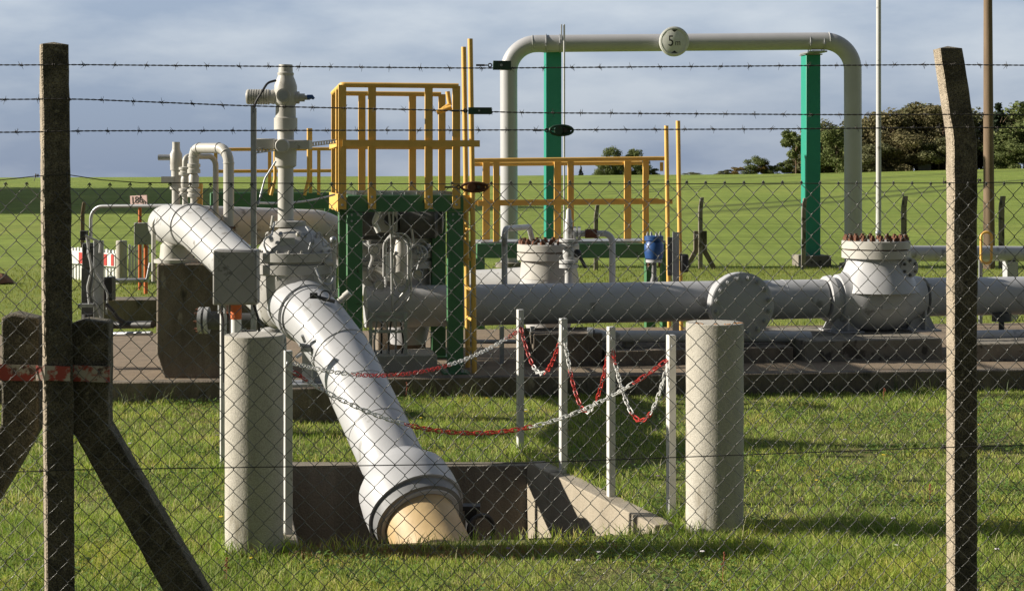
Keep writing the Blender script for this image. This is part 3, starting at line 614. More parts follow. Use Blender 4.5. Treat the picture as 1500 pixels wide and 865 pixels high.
MB().box(cc + pd * .04 - pn * .345 - Z * .06, .2, .012, .06, (pd, pn, Z)).build('name_plate', m_pipe2, rv)
for off in (-.36, .50):
    m = MB(); b0 = cc + pd * off
    for j in (-.10, .10): 
        h_ = b0 + pn * j
        m.prism([h_ + pd * -.16 + Z * (.40 - ZP), h_ + pd * .16 + Z * (.40 - ZP), h_ + pd * .05 - Z * .12, h_ - pd * .05 - Z * .12], pn * .015)
    m.box(b0 - pn * .14 - Z * .22, .02, .12, .2, (pd, pn, Z)).box(b0 + Z * (.39 - ZP), .34, .42, .02, (pd, pn, Z)); m.build('foot', m_pipe2, rv)
t2v, c2 = housing(803, 16.7, 357, 381, .345, .295, .34, 'flanged_tee', 'cream capped pipe tee with rusty bolts behind the pipeline', 0, .80, 0, 20)
MB().tube([P(690, 424, 17.1), Vector((c2.x + .3, 16.78, .80))], .22, 40).build('pipe', m_pipe, t2v)
MB().lathe((c2.x, c2.y, 0), Z, [(.18, .2), (.5, .30), (.80, .315), (.95, .30)], 40).build('body', m_pipe, t2v)

# plinths, lower pipe and other stuff on the pad behind the chain posts
def plinth(x0, x1, d, ztop, dep, label, mat=m_conc3, name='concrete_plinth'):
    a, b = P(x0, 500, d), P(x1, 500, d); w_ = (b.x - a.x); cx = (a.x + b.x) / 2; cy = d + math.tan(TH) * w_ / 2
    m = MB().boxb((cx - dep / 2 * math.sin(TH), cy + dep / 2, PADZ - .01), w_ / math.cos(TH), dep, ztop - PADZ, PL)
    return tag(m.build(name, mat, None, bevel=.012, rough=.005), label, 'concrete block', 'concrete plinths under the pipes')
plinth(1180, 1392, 14.7, .395, 1.3, 'long concrete plinth under the large ball valve', m_conc2)
plinth(783, 884, 14.35, .50, .6, 'dark square concrete plinth under the pipeline behind the hanging chains')
plinth(888, 1172, 14.4, .335, .8, 'long low dark block added for the shadow behind the lower pipe')  # added block; its dark mass stands in for shadow under the pipeline
plinth(1428, 1560, 14.75, .36, .6, 'stepped pale concrete plinth right of the near right fence post', m_conc2)
plinth(540, 640, 13.95, .34, .5, 'pale concrete plinth under the green platform', m_conc)
lo = thing('lower_pipe', 'thin grey pipe lying low under the main pipeline', 'pipe', P(1000, 500, 14.5))
MB().tube([P(868, 488, 14.55), P(885, 492, 14.6), P(1186, 493, 15.1)], [.05, .058, .058], 20).build('pipe', m_pipe2, lo); MB().cyl(P(868, 488, 14.5), -X, .06, .05, 20).build('end_cap', m_galv, lo)
for k in (920, 1060): q = P(k, 500, 14.75); MB().boxb((q.x, q.y, PADZ), .08, .16, .21, PL).build('prop', m_conc2, lo)
lo2 = thing('lower_pipe', 'thin grey pipe under the pipeline right of the right fence post', 'pipe', P(1460, 495, 15.2)); MB().tube([P(1420, 492, 15.3), P(1650, 488, 15.8)], .06, 20).build('pipe', m_pipe2, lo2)
MB().cyl(P(1467, 458, 15.9), -Z, .10, .09, 20).cyl(P(1467, 470, 15.9), -Z, .03, .18, 12).build('drain', m_dark, lo2)
fr = thing('pipe_trestle', 'small steel trestle frame under the pipeline between the chain posts', 'frame', P(700, 545, 14.3))
for k in (690, 735, 780): MB().boxb((P(k, 500, 14.6).x, 14.6, PADZ), .04, .04, .36, PL).build('leg', m_galv, fr)
MB().tube([P(672, 500, 14.55), P(790, 500, 14.7)], .02, 10).build('cross_bar', m_galv, fr)

# upper right pipe with the yellow loop handle
ur = thing('upper_pipe', 'grey pipe at mid height behind the ball valve at the right', 'pipe', P(1400, 372, 20)); MB().tube([P(1322, 371, 20.0), P(1700, 372, 22)], 11.5 / S(20.2), 32).build('pipe', m_pipe2, ur)
for k in (1480, 1600): q = P(k, 372, 20.8); MB().boxb((q.x, q.y, 0), .15, .2, q.z - .1).build('prop', m_pipe2, ur)
yh = thing('yellow_loop', 'yellow rounded steel loop handle right of the right fence post', 'handle', P(1444, 387, 19.0))
q = [P(1437, 340, 19), P(1453, 340, 19), P(1452, 385, 19), P(1437, 385, 19)]
MB().tube([q[0] * .5 + q[3] * .5] + fillet([q[0] * .5 + q[3] * .5, q[0], q[1], q[2], q[3], q[0] * .5 + q[3] * .5], .06, 5)[1:-1], .017, 10, closed=True).build('loop', m_yellow, yh)
MB().boxb((q[3].x, 19.02, 0), .04, .04, q[3].z + .05).build('stem', m_galv, yh)

# small instrument piping around the tee
sp_ = thing('sampling_valve', 'slim grey sampling valve stack with flanges in front of the bolted tee', 'valve', (P(833, 415, 15.7).x, 15.7, ZP + .2)); c = P(833, 415, 15.7); d = 15.7
MB().lathe((c.x, d, 0), Z, [(ZP + .1, .04), (vz(393, d), .04), (vz(392, d), .1), (vz(387, d), .1), (vz(386.5, d), .05), (vz(385.5, d), .05), (vz(385, d), .1), (vz(381, d), .1), (vz(380, d), .045), (vz(376, d), .06), (vz(367, d), .062), (vz(362, d), .045), (vz(360, d), .1), (vz(356, d), .1), (vz(355.5, d), .06), (vz(354.5, d), .06), (vz(354, d), .1), (vz(350, d), .1), (vz(349, d), .045), (vz(322, d), .04), (vz(320, d), .03), (vz(308, d), .026), (vz(305, d), .01)], 24).build('body', m_pipe, sp_)
MB().tube([(c.x + .1, d - .02, vz(372, d)), (c.x + .18, d - .02, vz(392, d))], .018, 8).ball((c.x + .09, d, vz(371, d)), .045, 10, 6).build('lever', m_black, sp_)
br = thing('bleed_pipe', 'thin grey bleed pipe with a rusty coupling bending down to the pipeline', 'pipe', P(897, 412, 15.7))
MB().tube(fillet([P(833, 342, 15.7), P(897, 342, 15.7), P(897, 420, 15.7)], .09), .033, 14).build('tube', m_pipe2, br)
MB().cyl(P(857, 342, 15.7), X, .048, 17 / S(d), 16).build('coupling', m_rust, br); MB().cyl(P(840, 342, 15.7), X, .075, .03, 18).cyl(P(846, 342, 15.7), X, .075, .03, 18).build('flange', m_pipe2, br)
bl = thing('bleed_pipe', 'thin grey bent tube rising from the pipeline left of the tee', 'pipe', P(739, 430, 15.2))
MB().tube(fillet([P(739, 430, 15.1), P(739, 335, 15.1), P(775, 332, 16.2), P(781, 356, 16.6)], .1), .03, 14).build('tube', m_pipe2, bl)
ba = thing('blue_actuator', 'blue rounded valve actuator on a short stem on the pipeline', 'actuator', P(958, 412, 15.5)); d = 15.5; c = P(958, 412, d)
MB().lathe((c.x, d, 0), Z, [(vz(380, d), .07), (vz(378, d), .09), (vz(370, d), .10), (vz(358, d), .10), (vz(354, d), .08), (vz(352, d), .075)], 28).build('bulb', m_blue, ba)
MB().lathe((c.x, d, 0), Z, [(vz(353, d), .08), (vz(352, d), .098), (vz(346, d), .098), (vz(345, d), .085)], 28).build('cap', m_blue, ba)
MB().lathe((c.x, d, 0), Z, [(vz(384, d), .085), (vz(380, d), .085)], 24).build('mount_flange', m_pipe2, ba); MB().lathe((c.x, d, 0), Z, [(vz(415, d), .05), (vz(406, d), .03), (vz(405, d), .026), (vz(384, d), .026)], 16).build('stem', m_dark, ba)
bolts(ba, Vector((c.x, d, vz(345, d))), Z, .07, 4, .014, .04, m_galv, .2)
for s_ in (-1, 1): MB().cyl((c.x + s_ * .055, d, vz(384, d)), -Z, .012, .045, 8).build('stud', m_rust, ba)
pl_ = thing('control_post', 'grey post carrying a small black control box beside the right ladder', 'post', P(991, 412, 16.6)); q = P(990, 412, 16.6)
MB().boxb((q.x, 16.6, 0), .07, .05, vz(340, 16.6)).build('post', m_galv, pl_); MB().box((q.x + .09, 16.58, vz(385, 16.6)), .09, .12, .2).build('control_box', m_black, pl_, bevel=.02)
MB().box((q.x - .07, 16.56, vz(375, 16.6)), .05, .06, .42).build('cable_duct', m_dark, pl_)

# ------------------------------------------------------------------ green platforms with yellow rails
def seg_box(a, b, w1, w2, wdir):   # a straight bar between two points
    a, b = Vector(a), Vector(b); d = (b - a).normalized(); e = (wdir - d * wdir.dot(d)).normalized(); n_ = d.cross(e)
    return MB().box((a + b) / 2, w1, w2, (b - a).length, (e, n_, d))
dP = 13.75; PA = P(519, 290, dP)         # left front leg axis
zd = 1.83; W_, D_ = .93, 1.25             # deck height, width, depth
O = Vector((PA.x, dP, 0))
def G(u, v, z): return O + U * u + V * v + Z * z
pfm = thing('valve_platform', 'green steel valve platform with yellow railing cage in the middle', 'platform', (O.x, O.y, PADZ))
LW = .14
for (u, v) in ((0, 0), (W_, 0), (0, D_), (W_, D_)):
    MB().box(G(u, v, (PADZ + zd - .16) / 2), LW, LW, zd - .16 - PADZ, PL).build('leg', m_green, pfm, bevel=.006)
    MB().box(G(u, v, PADZ + .008), LW + .1, LW + .1, .016, PL).build('foot_plate', m_green, pfm)
for v in (0, D_): MB().box(G(W_ / 2, v, zd - .08), W_ + LW, LW * .94, .15, PL).build('beam', m_green, pfm, bevel=.004)
for u in (0, W_): MB().box(G(u, D_ / 2, zd - .082), LW * .9, D_ - LW, .14, PL).build('beam', m_green, pfm, bevel=.004)
m = MB()
for k in range(16): m.box(G(W_ / 2, .04 + k * (D_ - .04) / 15, zd + .012), W_, .012, .03, PL)
for k in range(9): m.box(G(.02 + k * (W_ - .04) / 8, D_ / 2, zd + .012), .008, D_, .026, PL)
m.build('deck_grating', m_galv, pfm)
zr = 2.83
fu0, fu1 = -.10, W_ + .05
posts_f = [-.115, .155, .675, .93]
for i, u in enumerate(posts_f):
    MB().box(G(u, -.085, (1.70 + zr) / 2), .072, .028, zr - 1.70, PL).build('rail_post', m_yellow, pfm, bevel=.003)
posts_b = [-.10, .17, .68, .98]
for u in posts_b: MB().box(G(u, D_ + .085, (1.70 + zr) / 2), .072, .028, zr - 1.70, PL).build('rail_post', m_yellow, pfm, bevel=.003)
for v in (.45, ): MB().box(G(-.13, v, (1.70 + zr) / 2), .028, .072, zr - 1.70, PL).build('rail_post', m_yellow, pfm, bevel=.003)
MB().tube(fillet([G(W_ + .02, -.085, zr), G(-.12, -.085, zr), G(-.12, D_ + .085, zr), G(W_ + .04, D_ + .085, zr)], .03, 4), .024, 14).build('top_rail', m_yellow, pfm)
zm = 2.30
for v, s_ in ((-.11, 0), (D_ + .06, 0)): MB().box(G(W_ / 2 + .05, v, zm), W_ + .33, .014, .06, PL).build('mid_rail', m_yellow, pfm)
MB().box(G(-.155, D_ / 2, zm), .012, D_, .06, PL).build('mid_rail', m_yellow, pfm)
MB().box(G(-.15, D_ / 2, zd - .07), .012, D_ + .2, .16, PL).build('toe_board', m_yellow, pfm)
MB().box(G(W_ + .10, -.02, zd - .08), .14, .02, .15, PL).build('toe_board', m_yellow, pfm)
# gate latch piece
m = MB(); q = G(W_ - .03, .3, zr - .03); m.tube([q, q + Vector((.02, 0, -.12)), q + Vector((-.04, -.05, -.17))], .022, 10).tube([q + Vector((-.1, -.05, -.2)), q + Vector((.04, -.05, -.15))], .024, 10); m.build('latch', m_yellow, pfm)

def ladder(c, z0, z1, w_, name, label, tilt=0, nr=9, rr=.025, zlast=None):
    t = thing(name, label, 'ladder', (c.x, c.y, z0))
    for k, v in enumerate((0, w_)):
        m = MB().tube([c + V * v + Z * z0, c + V * v + U * tilt + Z * (zlast or z1 * .6), c + V * v + U * (tilt * 1.0 - .02) + Z * (z1 - .04 * k)], rr, 14); m.build('stringer', m_yellow, t)
    for k in range(nr):
        z = z0 + .2 + k * .28
        if z > (zlast or z1): break
        MB().tube([c + V * .02 + Z * z + U * (tilt * min(1, z / (zlast or z1))), c + V * (w_ - .02) + Z * z + U * (tilt * min(1, z / (zlast or z1)))], .014, 8).build('rung', m_yellow, t)
    return t
lq = P(695, 500, 13.9); lq.z = 0
tl = ladder(lq, PADZ, vz(57, 13.9), .42, 'fixed_ladder', 'tall yellow fixed ladder at the right side of the green platform', -.02, 7, .024, 2.0)
MB().box(lq + V * .42 - U * .03 + Z * 1.45, .05, .02, .6, PL).build('side_bar', m_yellow, tl)

# low platform behind the pipeline
d = 18.3; a, b = P(704, 367, d), P(978, 367, d + .3)
def H(px_, py): dd = d + (px_ - 704) / 274 * .35; return P(px_, py, dd)
lpf = thing('low_platform', 'low green steel walkway with yellow handrail behind the pipeline', 'platform', (a.x, d, 0))
zb0, zb1 = vz(378, d), vz(357, d)
MB().box((a + b) / 2, (b - a).length + .1, .12, zb0 * -1 + zb1, ((b - a).normalized(), Z.cross((b - a).normalized()), Z)).build('beam', m_green, lpf, bevel=.004)
MB().box((a + b) / 2 + V * .75, (b - a).length + .1, .12, zb1 - zb0, ((b - a).normalized(), Z.cross((b - a).normalized()), Z)).build('beam', m_green, lpf, bevel=.004)
MB().box((a + b) / 2 + V * .375 + Z * .10, (b - a).length, .7, .03, (U, V, Z)).build('deck_grating', m_galv, lpf)
for px_ in (702, 975):
    q = H(px_, 367)
    for v in (0, .75):
        MB().boxb((q.x - .174 * v, q.y + .98 * v, 0), .12, .12, zb0, PL).build('leg', m_green, lpf, bevel=.004)
for px_, y1 in ((711, 233), (727, 233), (819, 233), (836, 233), (925, 233), (946, 233)):
    q = H(px_, 300); off = 0 if px_ in (727, 836, 946) else .62
    wv = .075 if off == 0 else .09
    zt = vz(y1, d); MB().box((q.x, q.y + off, (vz(372, d) + zt) / 2), wv, .03, zt - vz(372, d), PL).build('rail_post', m_yellow, lpf, bevel=.003)
MB().tube([H(692, 235), H(975, 232)], .026, 14).build('top_rail', m_yellow, lpf)
MB().tube([H(700, 240) + V * .65, H(960, 238) + V * .65], .026, 14).build('top_rail', m_yellow, lpf)
for v in (0, .65): q0, q1 = H(700, 298) + V * v, H(985, 295) + V * v; seg_box(q0, q1, .06, .014, Z).build('mid_rail', m_yellow, lpf)
m = MB(); q = H(955, 240); m.tube(fillet([q + Vector((.12, 0, .02)), q + Vector((.12, 0, -.09))], .02), .022, 10).build('latch', m_yellow, lpf)
lr = P(998, 380, 17.6); lr.z = 0
ladder(lr, .1, vz(177, 17.6), .5, 'fixed_ladder', 'short yellow ladder at the right end of the low walkway', -.02, 4, .026, 1.3)

# far left platform behind the gate valve
d = 21.0; bpf = thing('rear_platform', 'distant green platform with thin yellow rails behind the gate valve', 'platform', (P(400, 300, d).x, d, 0))
a, b = P(308, 294, d), P(492, 294, d + .6); seg_box(a, b, .22, .1, Z).build('beam', m_green, bpf, bevel=.004); seg_box(a + V * 1.1, b + V * 1.1, .22, .1, Z).build('beam', m_green, bpf, bevel=.004)
for px_ in (312, 488):
    for v in (0, 1.1): q = P(px_, 300, d) + V * v; MB().boxb((q.x, q.y, 0), .12, .12, q.z + .0, PL).build('leg', m_green, bpf)
for px_, y1, dd in ((316, 219, d), (395, 219, d), (467, 219, d), (455, 188, d + .5)):
    q = P(px_, 285, dd); zt = vz(y1, dd); MB().box((q.x, q.y, (q.z + zt) / 2), .045, .03, zt - q.z).build('rail_post', m_yellow, bpf)
for y0 in (219, 251): MB().tube([P(314, y0, d), P(492, y0 - 1, d + .4)], .024, 12).build('rail', m_yellow, bpf)
for px_ in (403, 452): MB().tube(fillet([P(px_, 188 if px_ > 440 else 210, d - .3), P(px_, 262, d - .3), P(px_ - 6, 286, d - .3)], .2, 5), .024, 10).build('ladder_rail', m_yellow, bpf)

# ------------------------------------------------------------------ valve under the platform
uv = thing('platform_valve', 'dark motor driven valve with looped cables under the green platform', 'valve', (P(580, 450, 15.1).x, 15.1, PADZ)); d = 15.3; c = P(598, 400, d); c.z = 0; z = lambda y: vz(y, d)
MB().lathe(c, Z, [(.3, .18), (.5, .23), (z(425), .25), (z(392), .25), (z(391), .32), (z(381), .32), (z(380), .29), (z(377), .29), (z(376), .32), (z(368), .32), (z(367), .25), (z(356), .22), (z(354), .28), (z(347), .28), (z(346), .2), (z(335), .15)], 44).build('body', m_pipe2, uv)
bolts(uv, Vector((c.x, d, z(367))), Z, .285, 20, .022, .04, m_galv); bolts(uv, Vector((c.x, d, z(391))), -Z, .285, 20, .02, .035, m_galv)
MB().lathe(P(585, 324, 14.95), X, [(0, .12), (.02, .17), (.36, .17), (.39, .13), (.43, .12), (.44, .06)], 32).build('drive_motor', m_dark, uv); MB().lathe(P(516, 322, 14.95), X, [(0, .10), (.02, .155), (.25, .155), (.27, .1)], 32).build('gear_drum', m_dark, uv); MB().box(P(575, 340, 15.2), .62, .3, .14).build('yoke', m_dark, uv, bevel=.02)
MB().box(P(568, 322, 14.8), .2, .3, .24).build('terminal_box', m_valve, uv, bevel=.02)
MB().cyl(P(572, 322, 14.62), -Y, .06, .04, 20).build('position_dial', m_black, uv)
MB().tube(fillet([P(556, 306, 14.5), P(548, 325, 14.5), P(555, 340, 14.5)], .05), .025, 10).build('hand_lever', m_white, uv)
m = MB(); m.lathe(Vector((P(588, 380, 14.75).x, 14.75, 0)), Z, [(z(400), .09), (z(375), .085), (z(370), .09), (z(366), .075), (z(352), .06), (z(346), .05)], 20); m.build('damper_pot', m_cream, uv)
for k, (x0, x1, yt, yb) in enumerate(((562, 598, 346, 405), (565, 602, 342, 420))):
    MB().tube(fillet([P(x0, yb, 14.45), P(x0, yt, 14.45), P(x1, yt, 14.4), P(x1, yb + 15, 14.4), P((x0 + x1) / 2 - 2, yb + 40, 14.45)], .11, 7), .011, 8).build('cable', m_pipe, uv)
for x0, x1 in ((569, 573), (576, 575)): MB().tube([P(x0, 303, 14.4), P(x1, 350, 14.35), P(574, 440, 14.4), P(578, 480, 14.45)], .010, 8).build('cable', m_pipe, uv)
MB().tube(fillet([P(574, 400, 14.4), P(590, 440, 14.4), P(598, 405, 14.4)], .1, 6), .010, 8).build('cable', m_pipe2, uv)
MB().tube([P(567, 370, 14.5), P(567, 402, 14.5)], .028, 12).cyl(P(567, 405, 14.5), -Z, .03, .04, 12).build('filter', m_pipe, uv)
m = MB(); m.tube([P(550, 392, 14.55), P(560, 398, 14.55), P(575, 406, 14.5)], .03, 10).cyl(P(585, 408, 14.5), -Y, .07, .06, 18); m.build('hand_valve', m_cream, uv)
er = thing('cable_rack', 'small slotted steel cable frame standing under the green platform', 'rack', (P(568, 545, 14.1).x, 14.1, PADZ))
for px_ in (543, 594): MB().boxb((P(px_, 500, 14.1).x, 14.1, PADZ), .03, .03, vz(458, 14.1) - PADZ, PL).build('upright', m_galv, er)
for y in (459, 468, 485): a, b = P(540, y, 14.09), P(597, y, 14.12); seg_box(a, b, .03, .01, Z).build('cross_bar', m_galv, er)
for k in range(6): x = 552 + k * 7; MB().tube(fillet([P(x, 470, 14.12), P(x + (k % 3 - 1) * 4, 500, 14.15), P(x - 2, 545, 14.2)], .2, 4), .009, 6).build('cable', m_black if k % 2 else m_galv, er)

# finer fittings: bolts on the steelwork, plates, tubing
for u in posts_f: bolts(pfm, G(u, -.1, zd - .055), -V, .035, 2, .013, .02, m_galv)
for (u, v) in ((0, 0), (W_, 0)): bolts(pfm, G(u, v, PADZ + .016), Z, .095, 4, .014, .03, m_galv, .5); bolts(pfm, G(u, v - .07, zd - .21), -V, .04, 4, .011, .018, m_galv, .5)
m = MB(); q = VP(352) + Vector((-.02, -.245, .0)); m.box(q, .11, .006, .06); m.build('name_plate', m_galv, gv)
for k, (pts, r_) in enumerate((([P(392, 372, 10.9), P(384, 352, 10.9), P(398, 344, 10.95), P(402, 325, 11.1)], .007), ([P(462, 392, 10.93), P(470, 412, 10.9), P(484, 420, 10.9), P(489, 405, 10.95)], .009), ([P(452, 366, 10.95), P(458, 346, 10.98), P(448, 332, 11.05)], .007), ([P(378, 300, 11.0), P(388, 262, 11.1), P(404, 236, 11.12)], .007))): MB().tube(fillet(pts, .06, 5), r_, 8).build('tubing', m_galv, gv)
for px_, y_ in ((398, 352), (458, 356), (412, 345), (447, 346)): q = P(px_, y_, 11.04); MB().cyl(q, Vector((0, -1, .6)), .016, .035, 8).build('plug', m_galv, gv)
MB().torus(VP(346) + Vector((-.19, -.08, .0)), Vector((1, .6, 0)), .03, .009, 16, 6).build('lifting_eye', m_valve, gv); MB().torus(VP(346) + Vector((.19, -.08, .0)), Vector((1, -.6, 0)), .03, .009, 16, 6).build('lifting_eye', m_valve, gv)
jbc = P(346.5, 405, 8.75)
for i_ in (-1, 1):
    for j_ in (-1, 1): MB().cyl(jbc + Vector((i_ * .106, -.077, j_ * .130)), -Y, .007, .006, 8).build('screw', m_galv, jb)
for k, (x0, y0, x1, y1) in enumerate(((322, 447, 326, 492), (331, 447, 336, 496), (372, 446, 380, 492))): MB().tube(fillet([P(x0, y0, 8.76), P((x0 + x1) / 2 + 3, (y0 + y1) / 2, 8.75), P(x1, y1, 8.77), P(x1 + 2, 560, 8.8)], .08, 4), .008, 8).build('cable', m_black, jb)
for k, (pts, r_, mt_) in enumerate((([P(612, 352, 14.9), P(618, 372, 14.85), P(610, 398, 14.85), P(620, 430, 14.9)], .012, m_galv), ([P(540, 352, 14.7), P(546, 378, 14.7), P(538, 402, 14.7), P(552, 420, 14.7)], .016, m_pipe), ([P(603, 336, 14.7), P(606, 356, 14.65), P(597, 372, 14.65)], .012, m_cream))): MB().tube(fillet(pts, .08, 5), r_, 8).build('tubing', mt_, uv)
for px_, y_, r_ in ((548, 366, .05), (612, 402, .045), (556, 418, .05)): q = P(px_, y_, 14.6); MB().cyl(q, Y, r_, .04, 18).build('gauge', m_cream, uv); MB().torus(q, Y, r_, .008, 18, 6).build('gauge_rim', m_galv, uv)
q = P(551, 400, 15.25); MB().lathe((q.x, 15.25, 0), Z, [(vz(436, 15.25), .12), (vz(420, 15.25), .16), (vz(396, 15.25), .17), (vz(395, 15.25), .22), (vz(389, 15.25), .22), (vz(388, 15.25), .19), (vz(387, 15.25), .22), (vz(381, 15.25), .22), (vz(380, 15.25), .15), (vz(364, 15.25), .14), (vz(363, 15.25), .20), (vz(355, 15.25), .20), (vz(354, 15.25), .13), (vz(335, 15.25), .12)], 36).build('side_body', m_pipe, uv)
bolts(uv, Vector((q.x, 15.25, vz(381, 15.25))), Z, .195, 14, .016, .03, m_galv)
q = P(612, 372, 14.6); MB().torus(q, Y, .09, .010, 24, 6).box(q, .17, .012, .014).box(q, .014, .012, .17).cyl(q, Y, .02, .15, 10).build('handwheel', m_galv, uv)

# ------------------------------------------------------------------ overhead pipe gantry
dg = 33.0; dg2 = 32.85; GD = (P(1249, 60, dg2) - P(745, 64.5, dg)).normalized(); GN = Z.cross(GD)
def dgx(px_): return dg + (dg2 - dg) * (px_ - 745) / 504
gt = thing('overhead_pipe', 'tall grey overhead pipe bent into an arch across the plant', 'pipe', (P(745, 390, dg).x, dg, 0))
MB().tube(fillet([P(746, 400, dg), P(745, 64.5, dg), P(1249, 60, dg2), P(1250, 400, dg2)], .62, 14), .19, 40).build('pipe', m_gantry, gt)
for pxx, yy, axx in ((780, 64.2, GD), (1214, 60.3, GD), (745, 103, Z), (1249, 98, Z)): MB().torus(P(pxx, yy, dgx(pxx)), axx, .189, .008, 40, 6).build('weld_ring', m_pipe, gt)
for pxx in (746, 1250): q = P(pxx, 400, dgx(pxx)); MB().lathe((q.x, q.y, 0), Z, [(-.05, .3), (.1, .3), (.12, .2)], 32).build('ground_sleeve', m_conc2, gt)
def gcolumn(px_, ytop, label):
    go_ = .32 if px_ < 1000 else .60; dq = dgx(px_) + go_; q = P(px_, 390, dq); zt = vz(ytop, dq); t = thing('gantry_column', label, 'column', (q.x, q.y, 0), 'teal columns under the overhead pipe')
    MB().boxb((q.x, q.y, .0), .335, .335, zt - .02, PL).build('shaft', m_teal, t, bevel=.012)
    MB().box((q.x, q.y, zt - .008), .40, .40, .022, PL).build('cap_plate', m_galv, t)
    ztp = EYE + 194.2 / FPX * dg
    MB().box((q.x, q.y - go_ / 2, (zt + ztp - .17) / 2), .34, go_ + .18, (ztp - .17) - zt + .0, PL).build('saddle', m_galv, t, bevel=.004)
    for s_ in (-.15, .15):
        m = MB(); m.torus((q.x + s_, dq - go_, ztp), GD, .199, .012, 36, 8).cyl((q.x + s_, dq - go_ - .205, ztp - .03), -Y, .025, .03, 8); m.build('pipe_clamp', m_galv, t)
    MB().boxb((q.x + .02, q.y, -.05), .66 if px_ > 1000 else .6, .7, .30, PL).build('footing', m_conc2 if px_ > 1000 else m_conc3, t, bevel=.02)
gcolumn(809.5, 75, 'teal square gantry column with a thin rod beside it'); gcolumn(1187.5, 80, 'teal square gantry column on a low concrete footing')
c = P(987.5, 61, dgx(987) - .26); sgn = thing('height_sign', 'round grey height limit sign reading 5 m on the overhead pipe', 'sign', c)
MB().lathe(c + Y * .05, -Y, [(0, .30), (.01, .325), (.085, .325), (.10, .305)], 48).build('disc', m_disc, sgn)
MB().lathe(c + Y * .02, -Y, [(.070, .29), (.085, .29), (.085, .268), (.07, .268)], 48, False).build('border', m_disc, sgn)
fz = c - Y * .054
text('5', 'lettering', m_ink, sgn, fz + Vector((-.075, 0, 0)), X * .82, Z, .33, .003); text('m', 'lettering', m_ink, sgn, fz + Vector((.075, 0, -.03)), X * .85, Z, .19, .003)
for s_ in (1, -1):
    zz = c.z + s_ * .235; m = MB(); m.prism([Vector((c.x - .07, fz.y, zz + s_ * .02)), Vector((c.x + .07, fz.y, zz + s_ * .02)), Vector((c.x, fz.y, zz - s_ * .035))], (0, -.006, 0)); m.build('arrow_mark', m_ink, sgn)
MB().box(c + Y * .08, .1, .1, .1).build('bracket', m_galv, sgn)
rd = thing('lightning_rod', 'thin white rod standing right beside the left teal column', 'rod', (P(826.5, 345, dg - .3).x, dg - .3, 0)); q = P(826.5, 345, dg - .3)
MB().cyl((q.x, q.y, 0), Z, .02, vz(36, dg - .3), 10).build('rod', m_pipe, rd); MB().cyl((q.x - .06, q.y, vz(60, dg)), Z, .016, vz(38, dg) - vz(60, dg), 8).build('antenna', m_galv, rd)
lpole = thing('vent_pole', 'slender white metal pole rising behind the ball valve', 'pole', (P(1287, 400, 27).x, 27, 0)); q = P(1287, 400, 27)
MB().tube([(q.x, 27, 0), (q.x, 27, vz(250, 27)), (q.x, 27, 8.5)], [.052, .046, .04], 16).build('pole', m_pipe, lpole); MB().boxb((q.x, 27, 0), .22, .22, .03).build('base_plate', m_galv, lpole)
wp = thing('utility_pole', 'brown wooden utility pole standing right of the near right fence post', 'pole', (P(1449, 392, 32.5).x, 32.5, 0)); q = P(1449, 392, 32.5)
MB().tube([(q.x, 32.5, -.2), (q.x - .02, 32.5, 4), (q.x - .04, 32.5, 9)], [.125, .10, .075], 18).build('pole', m_wood, wp)

# ------------------------------------------------------------------ back fence in the field's edge
def fpost(px_, ytop, ybot, wpx, label, d=None, braces=False, mat=None):
    d = d or EYE * FPX / (ybot - 258); q = P(px_, ybot, d); t = thing('concrete_fence_post' if mat is None else 'wooden_stake', label, 'fence post', (q.x, d, 0), 'thin posts of the far fence')
    zt = vz(ytop, d); w_ = wpx / S(d); n_ = 8
    m = MB(); m.boxb((q.x, d, -.1), w_, w_, zt + .1 - .25); m.prism([Vector((q.x - w_ / 2, d - w_ / 2, zt - .25)), Vector((q.x + w_ / 2, d - w_ / 2, zt - .25)), Vector((q.x + w_ / 2 + .03, d - w_ / 2, zt)), Vector((q.x - w_ / 2 + .04, d - w_ / 2, zt))], (0, w_, 0))
    m.build('post', mat or m_conc2, t, bevel=.01)
    if braces:
        for s_ in (-1, 1):
            zh = vz(338, d); zl = vz(366, d)
            mm = MB(); mm.prism([Vector((q.x + s_ * w_ * .55, d, zh)), Vector((q.x + s_ * w_ * 1.6, d, zh)), Vector((q.x + s_ * w_ * 1.6, d, zl)), Vector((q.x + s_ * w_ * 4.4, d, -.05)), Vector((q.x + s_ * w_ * 3.2, d, -.05)), Vector((q.x + s_ * w_ * .55, d, zl - .05))], (0, w_, 0))
            mm.build('brace', m_conc3, t, bevel=.01)
fpost(1026, 289, 394, 6, 'far concrete fence post with two splayed braces', None, True)
fpost(873, 300, 396, 6, 'thin far fence post seen between the yellow railings')
fpost(1324, 287, 392, 7, 'far fence post with a slanted tip behind the ball valve')
fpost(1467, 287, 393, 7, 'far fence post standing right of the wooden utility pole')
fpost(1177, 290, 394, 6, 'slim reddish far post half hidden by the right teal column')
fpost(121, 296, 400, 5, 'reddish wooden stake above the black instrument rack', None, False, m_wood)
m = MB()
for zz in (vz(372, 33), vz(384, 33)): m.tube([(-14, 33.2, zz), (16, 32.8, zz)], .004, 4)

